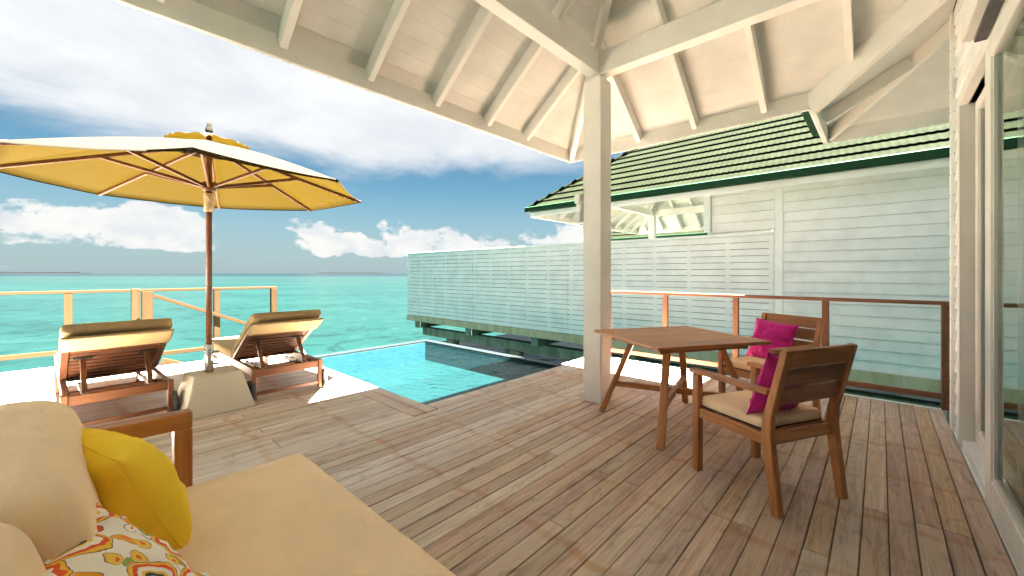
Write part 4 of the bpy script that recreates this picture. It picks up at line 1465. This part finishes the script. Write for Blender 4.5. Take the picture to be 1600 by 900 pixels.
# ------------------------------------------------------------------ dining set
def build_table():
    T = empty('dining_table', (3.445, 1.282, 0), R(-31.5))
    tag(T, 'square slatted teak dining table with splayed legs beside the porch post', 'table')
    hx, hy = 0.505, 0.475
    zt = 0.74
    n = 9
    fr = 0.075
    for s in (-1, 1):
        bar('edge_board', T, (-hx, s * (hy - fr / 2), zt - .013), (hx, s * (hy - fr / 2), zt - .013), fr - .001, 0.026, 'teak')
        bar('end_board', T, (s * (hx - fr / 2), -hy + fr, zt - .013), (s * (hx - fr / 2), hy - fr, zt - .013), fr - .001, 0.026, 'teak')
    w = (2 * hy - 2 * fr) / n
    for k in range(n):
        y = -hy + fr + w * (k + .5)
        bar('top_slat', T, (-hx + fr + .002, y, zt - .0135), (hx - fr - .002, y, zt - .0135), w - .004, 0.024, 'teak')
    for s in (-1, 1):
        bar('apron', T, (-hx + .10, s * (hy - .13), zt - .050), (hx - .10, s * (hy - .13), zt - .050), 0.025, 0.045, 'teak')
        bar('apron', T, (s * (hx - .13), -hy + .146, zt - .050), (s * (hx - .13), hy - .146, zt - .050), 0.025, 0.045, 'teak')
    for sx in (-1, 1):
        for sy in (-1, 1):
            a = Vector((sx * 0.455, sy * 0.425, 0.0)); b = Vector((sx * 0.255, sy * 0.235, zt - .072))
            bar('leg', T, a, b, 0.055, 0.045, 'teak', Vector((sx, sy, 0)), 0.005)
    for k, (sx, sy) in enumerate(((1, 1), (1, -1))):
        q = 0.40
        p = Vector((sx * (0.455 - 0.2 * q), sy * (0.425 - 0.19 * q), 0.27 + 0.001))
        bar('stretcher', T, -Vector((p.x, p.y, -p.z)), p, 0.035, 0.05 - 0.004 * k, 'teak')


build_table()


def build_chair(loc, facing, label):
    rz = math.atan2(-facing[0], facing[1])
    C = empty('dining_chair', loc, rz)
    tag(C, label, 'chair', 'teak armchairs at the dining table')
    hw = 0.255
    for s in (-1, 1):
        x = s * hw
        # rear leg and back post: one piece with a kink at the seat
        prof = [(-0.305, 0.0), (-0.262, 0.0), (-0.205, 0.40), (-0.215, 0.50), (-0.318, 0.875), (-0.352, 0.868), (-0.262, 0.50), (-0.258, 0.40)]
        vs = [(x - .022, y, z) for y, z in prof] + [(x + .022, y, z) for y, z in prof]
        n = len(prof)
        fs = [tuple(range(n)), tuple(range(2 * n - 1, n - 1, -1))] + [((i + 1) % n, i, n + i, n + (i + 1) % n) for i in range(n)]
        me = mesh_from(vs, fs, 'teak')
        bm = bmesh.new(); bm.from_mesh(me); bmesh.ops.recalc_face_normals(bm, faces=bm.faces[:])
        bmesh.ops.bevel(bm, geom=bm.edges[:], offset=0.004, segments=1, affect='EDGES')
        # turn the grain upright: swap axes so that local X runs up the post
        for v in bm.verts:
            v.co = Vector((v.co.z, v.co.y, -v.co.x))
        bm.to_mesh(me); bm.free()
        M = Matrix(((0, 0, -1, 0), (0, 1, 0, 0), (1, 0, 0, 0), (0, 0, 0, 1)))
        obj('rear_leg', me, C, M)
        box('front_leg', C, x - .0235, x + .0235, 0.225, 0.272, 0.0, 0.618, 'teak')
        bar('armrest', C, (x, 0.295, 0.632), (x, -0.245, 0.632), 0.058, 0.026, 'teak')
        bar('side_rail', C, (x, 0.224, 0.375), (x, -0.21, 0.375), 0.026, 0.06, 'teak')
    bar('front_rail', C, (-hw + .024, 0.25, 0.375), (hw - .024, 0.25, 0.375), 0.026, 0.06, 'teak')
    bar('rear_rail', C, (-hw + .023, -0.228, 0.375), (hw - .023, -0.228, 0.375), 0.026, 0.06, 'teak')
    for k in range(5):
        bar('seat_slat', C, (-hw + .014, -0.16 + k * 0.09, 0.398), (hw - .014, -0.16 + k * 0.09, 0.398), 0.07, 0.014, 'teak_dark')
    up = Vector((0, -0.103, 0.375)).normalized(); nr = Vector((0, 0.375, 0.103)).normalized()
    for k, q in enumerate((0.115, 0.228, 0.335)):
        c = Vector((0, -0.2385, 0.50)) + up * q
        bar('back_slat', C, c + Vector((-hw + .022, 0, 0)), c + Vector((hw - .022, 0, 0)), 0.020, 0.100, 'teak_dark' if k < 2 else 'teak', up)
    cu = obj('seat_cushion', soft_box(0.485, 0.455, 0.062, 'beige_cushion', 0.025, 12, 0.010, 0.002, 6.0), C)
    cu.location = (0, 0.035, 0.408 + .031)
    pp = obj('piping', tube([(0.235 * a, 0.035 + 0.22 * b, 0.4135) for a, b in ((-1, -1), (1, -1), (1, 1), (-1, 1), (-1, -1))], 0.0045, 'piping', 6), C)
    return C


build_chair((2.826, 0.527, 0), (0.46, 0.888), 'teak armchair seen from behind, nearest the viewer at the table')
build_chair((4.20, 0.75, 0), (-0.90, 0.43), 'teak armchair on the railing side of the table')


def chair_pillow(center, facing, label, seed, side=0.0, roll=0.0, tw=0.0):
    f = Vector((facing[0], facing[1], 0)).normalized()
    s = Vector((f.y, -f.x, 0))
    p = Vector(center) + f * (-0.145) + s * side + Vector((0, 0, 0.635))
    ff = f + s * tw
    throw_pillow(0.40, 0.38, 0.13, 'magenta_fabric', orient(p, ff, R(17), roll), label, seed, 'magenta_fabric')


chair_pillow((2.826, 0.527, 0), (0.46, 0.888), 'magenta pillow behind the back slats of the nearest chair', 2.0, -0.03, R(3))
chair_pillow((4.20, 0.75, 0), (-0.90, 0.43), 'magenta pillow on the chair by the railing', 7.0, 0.06, R(-4))
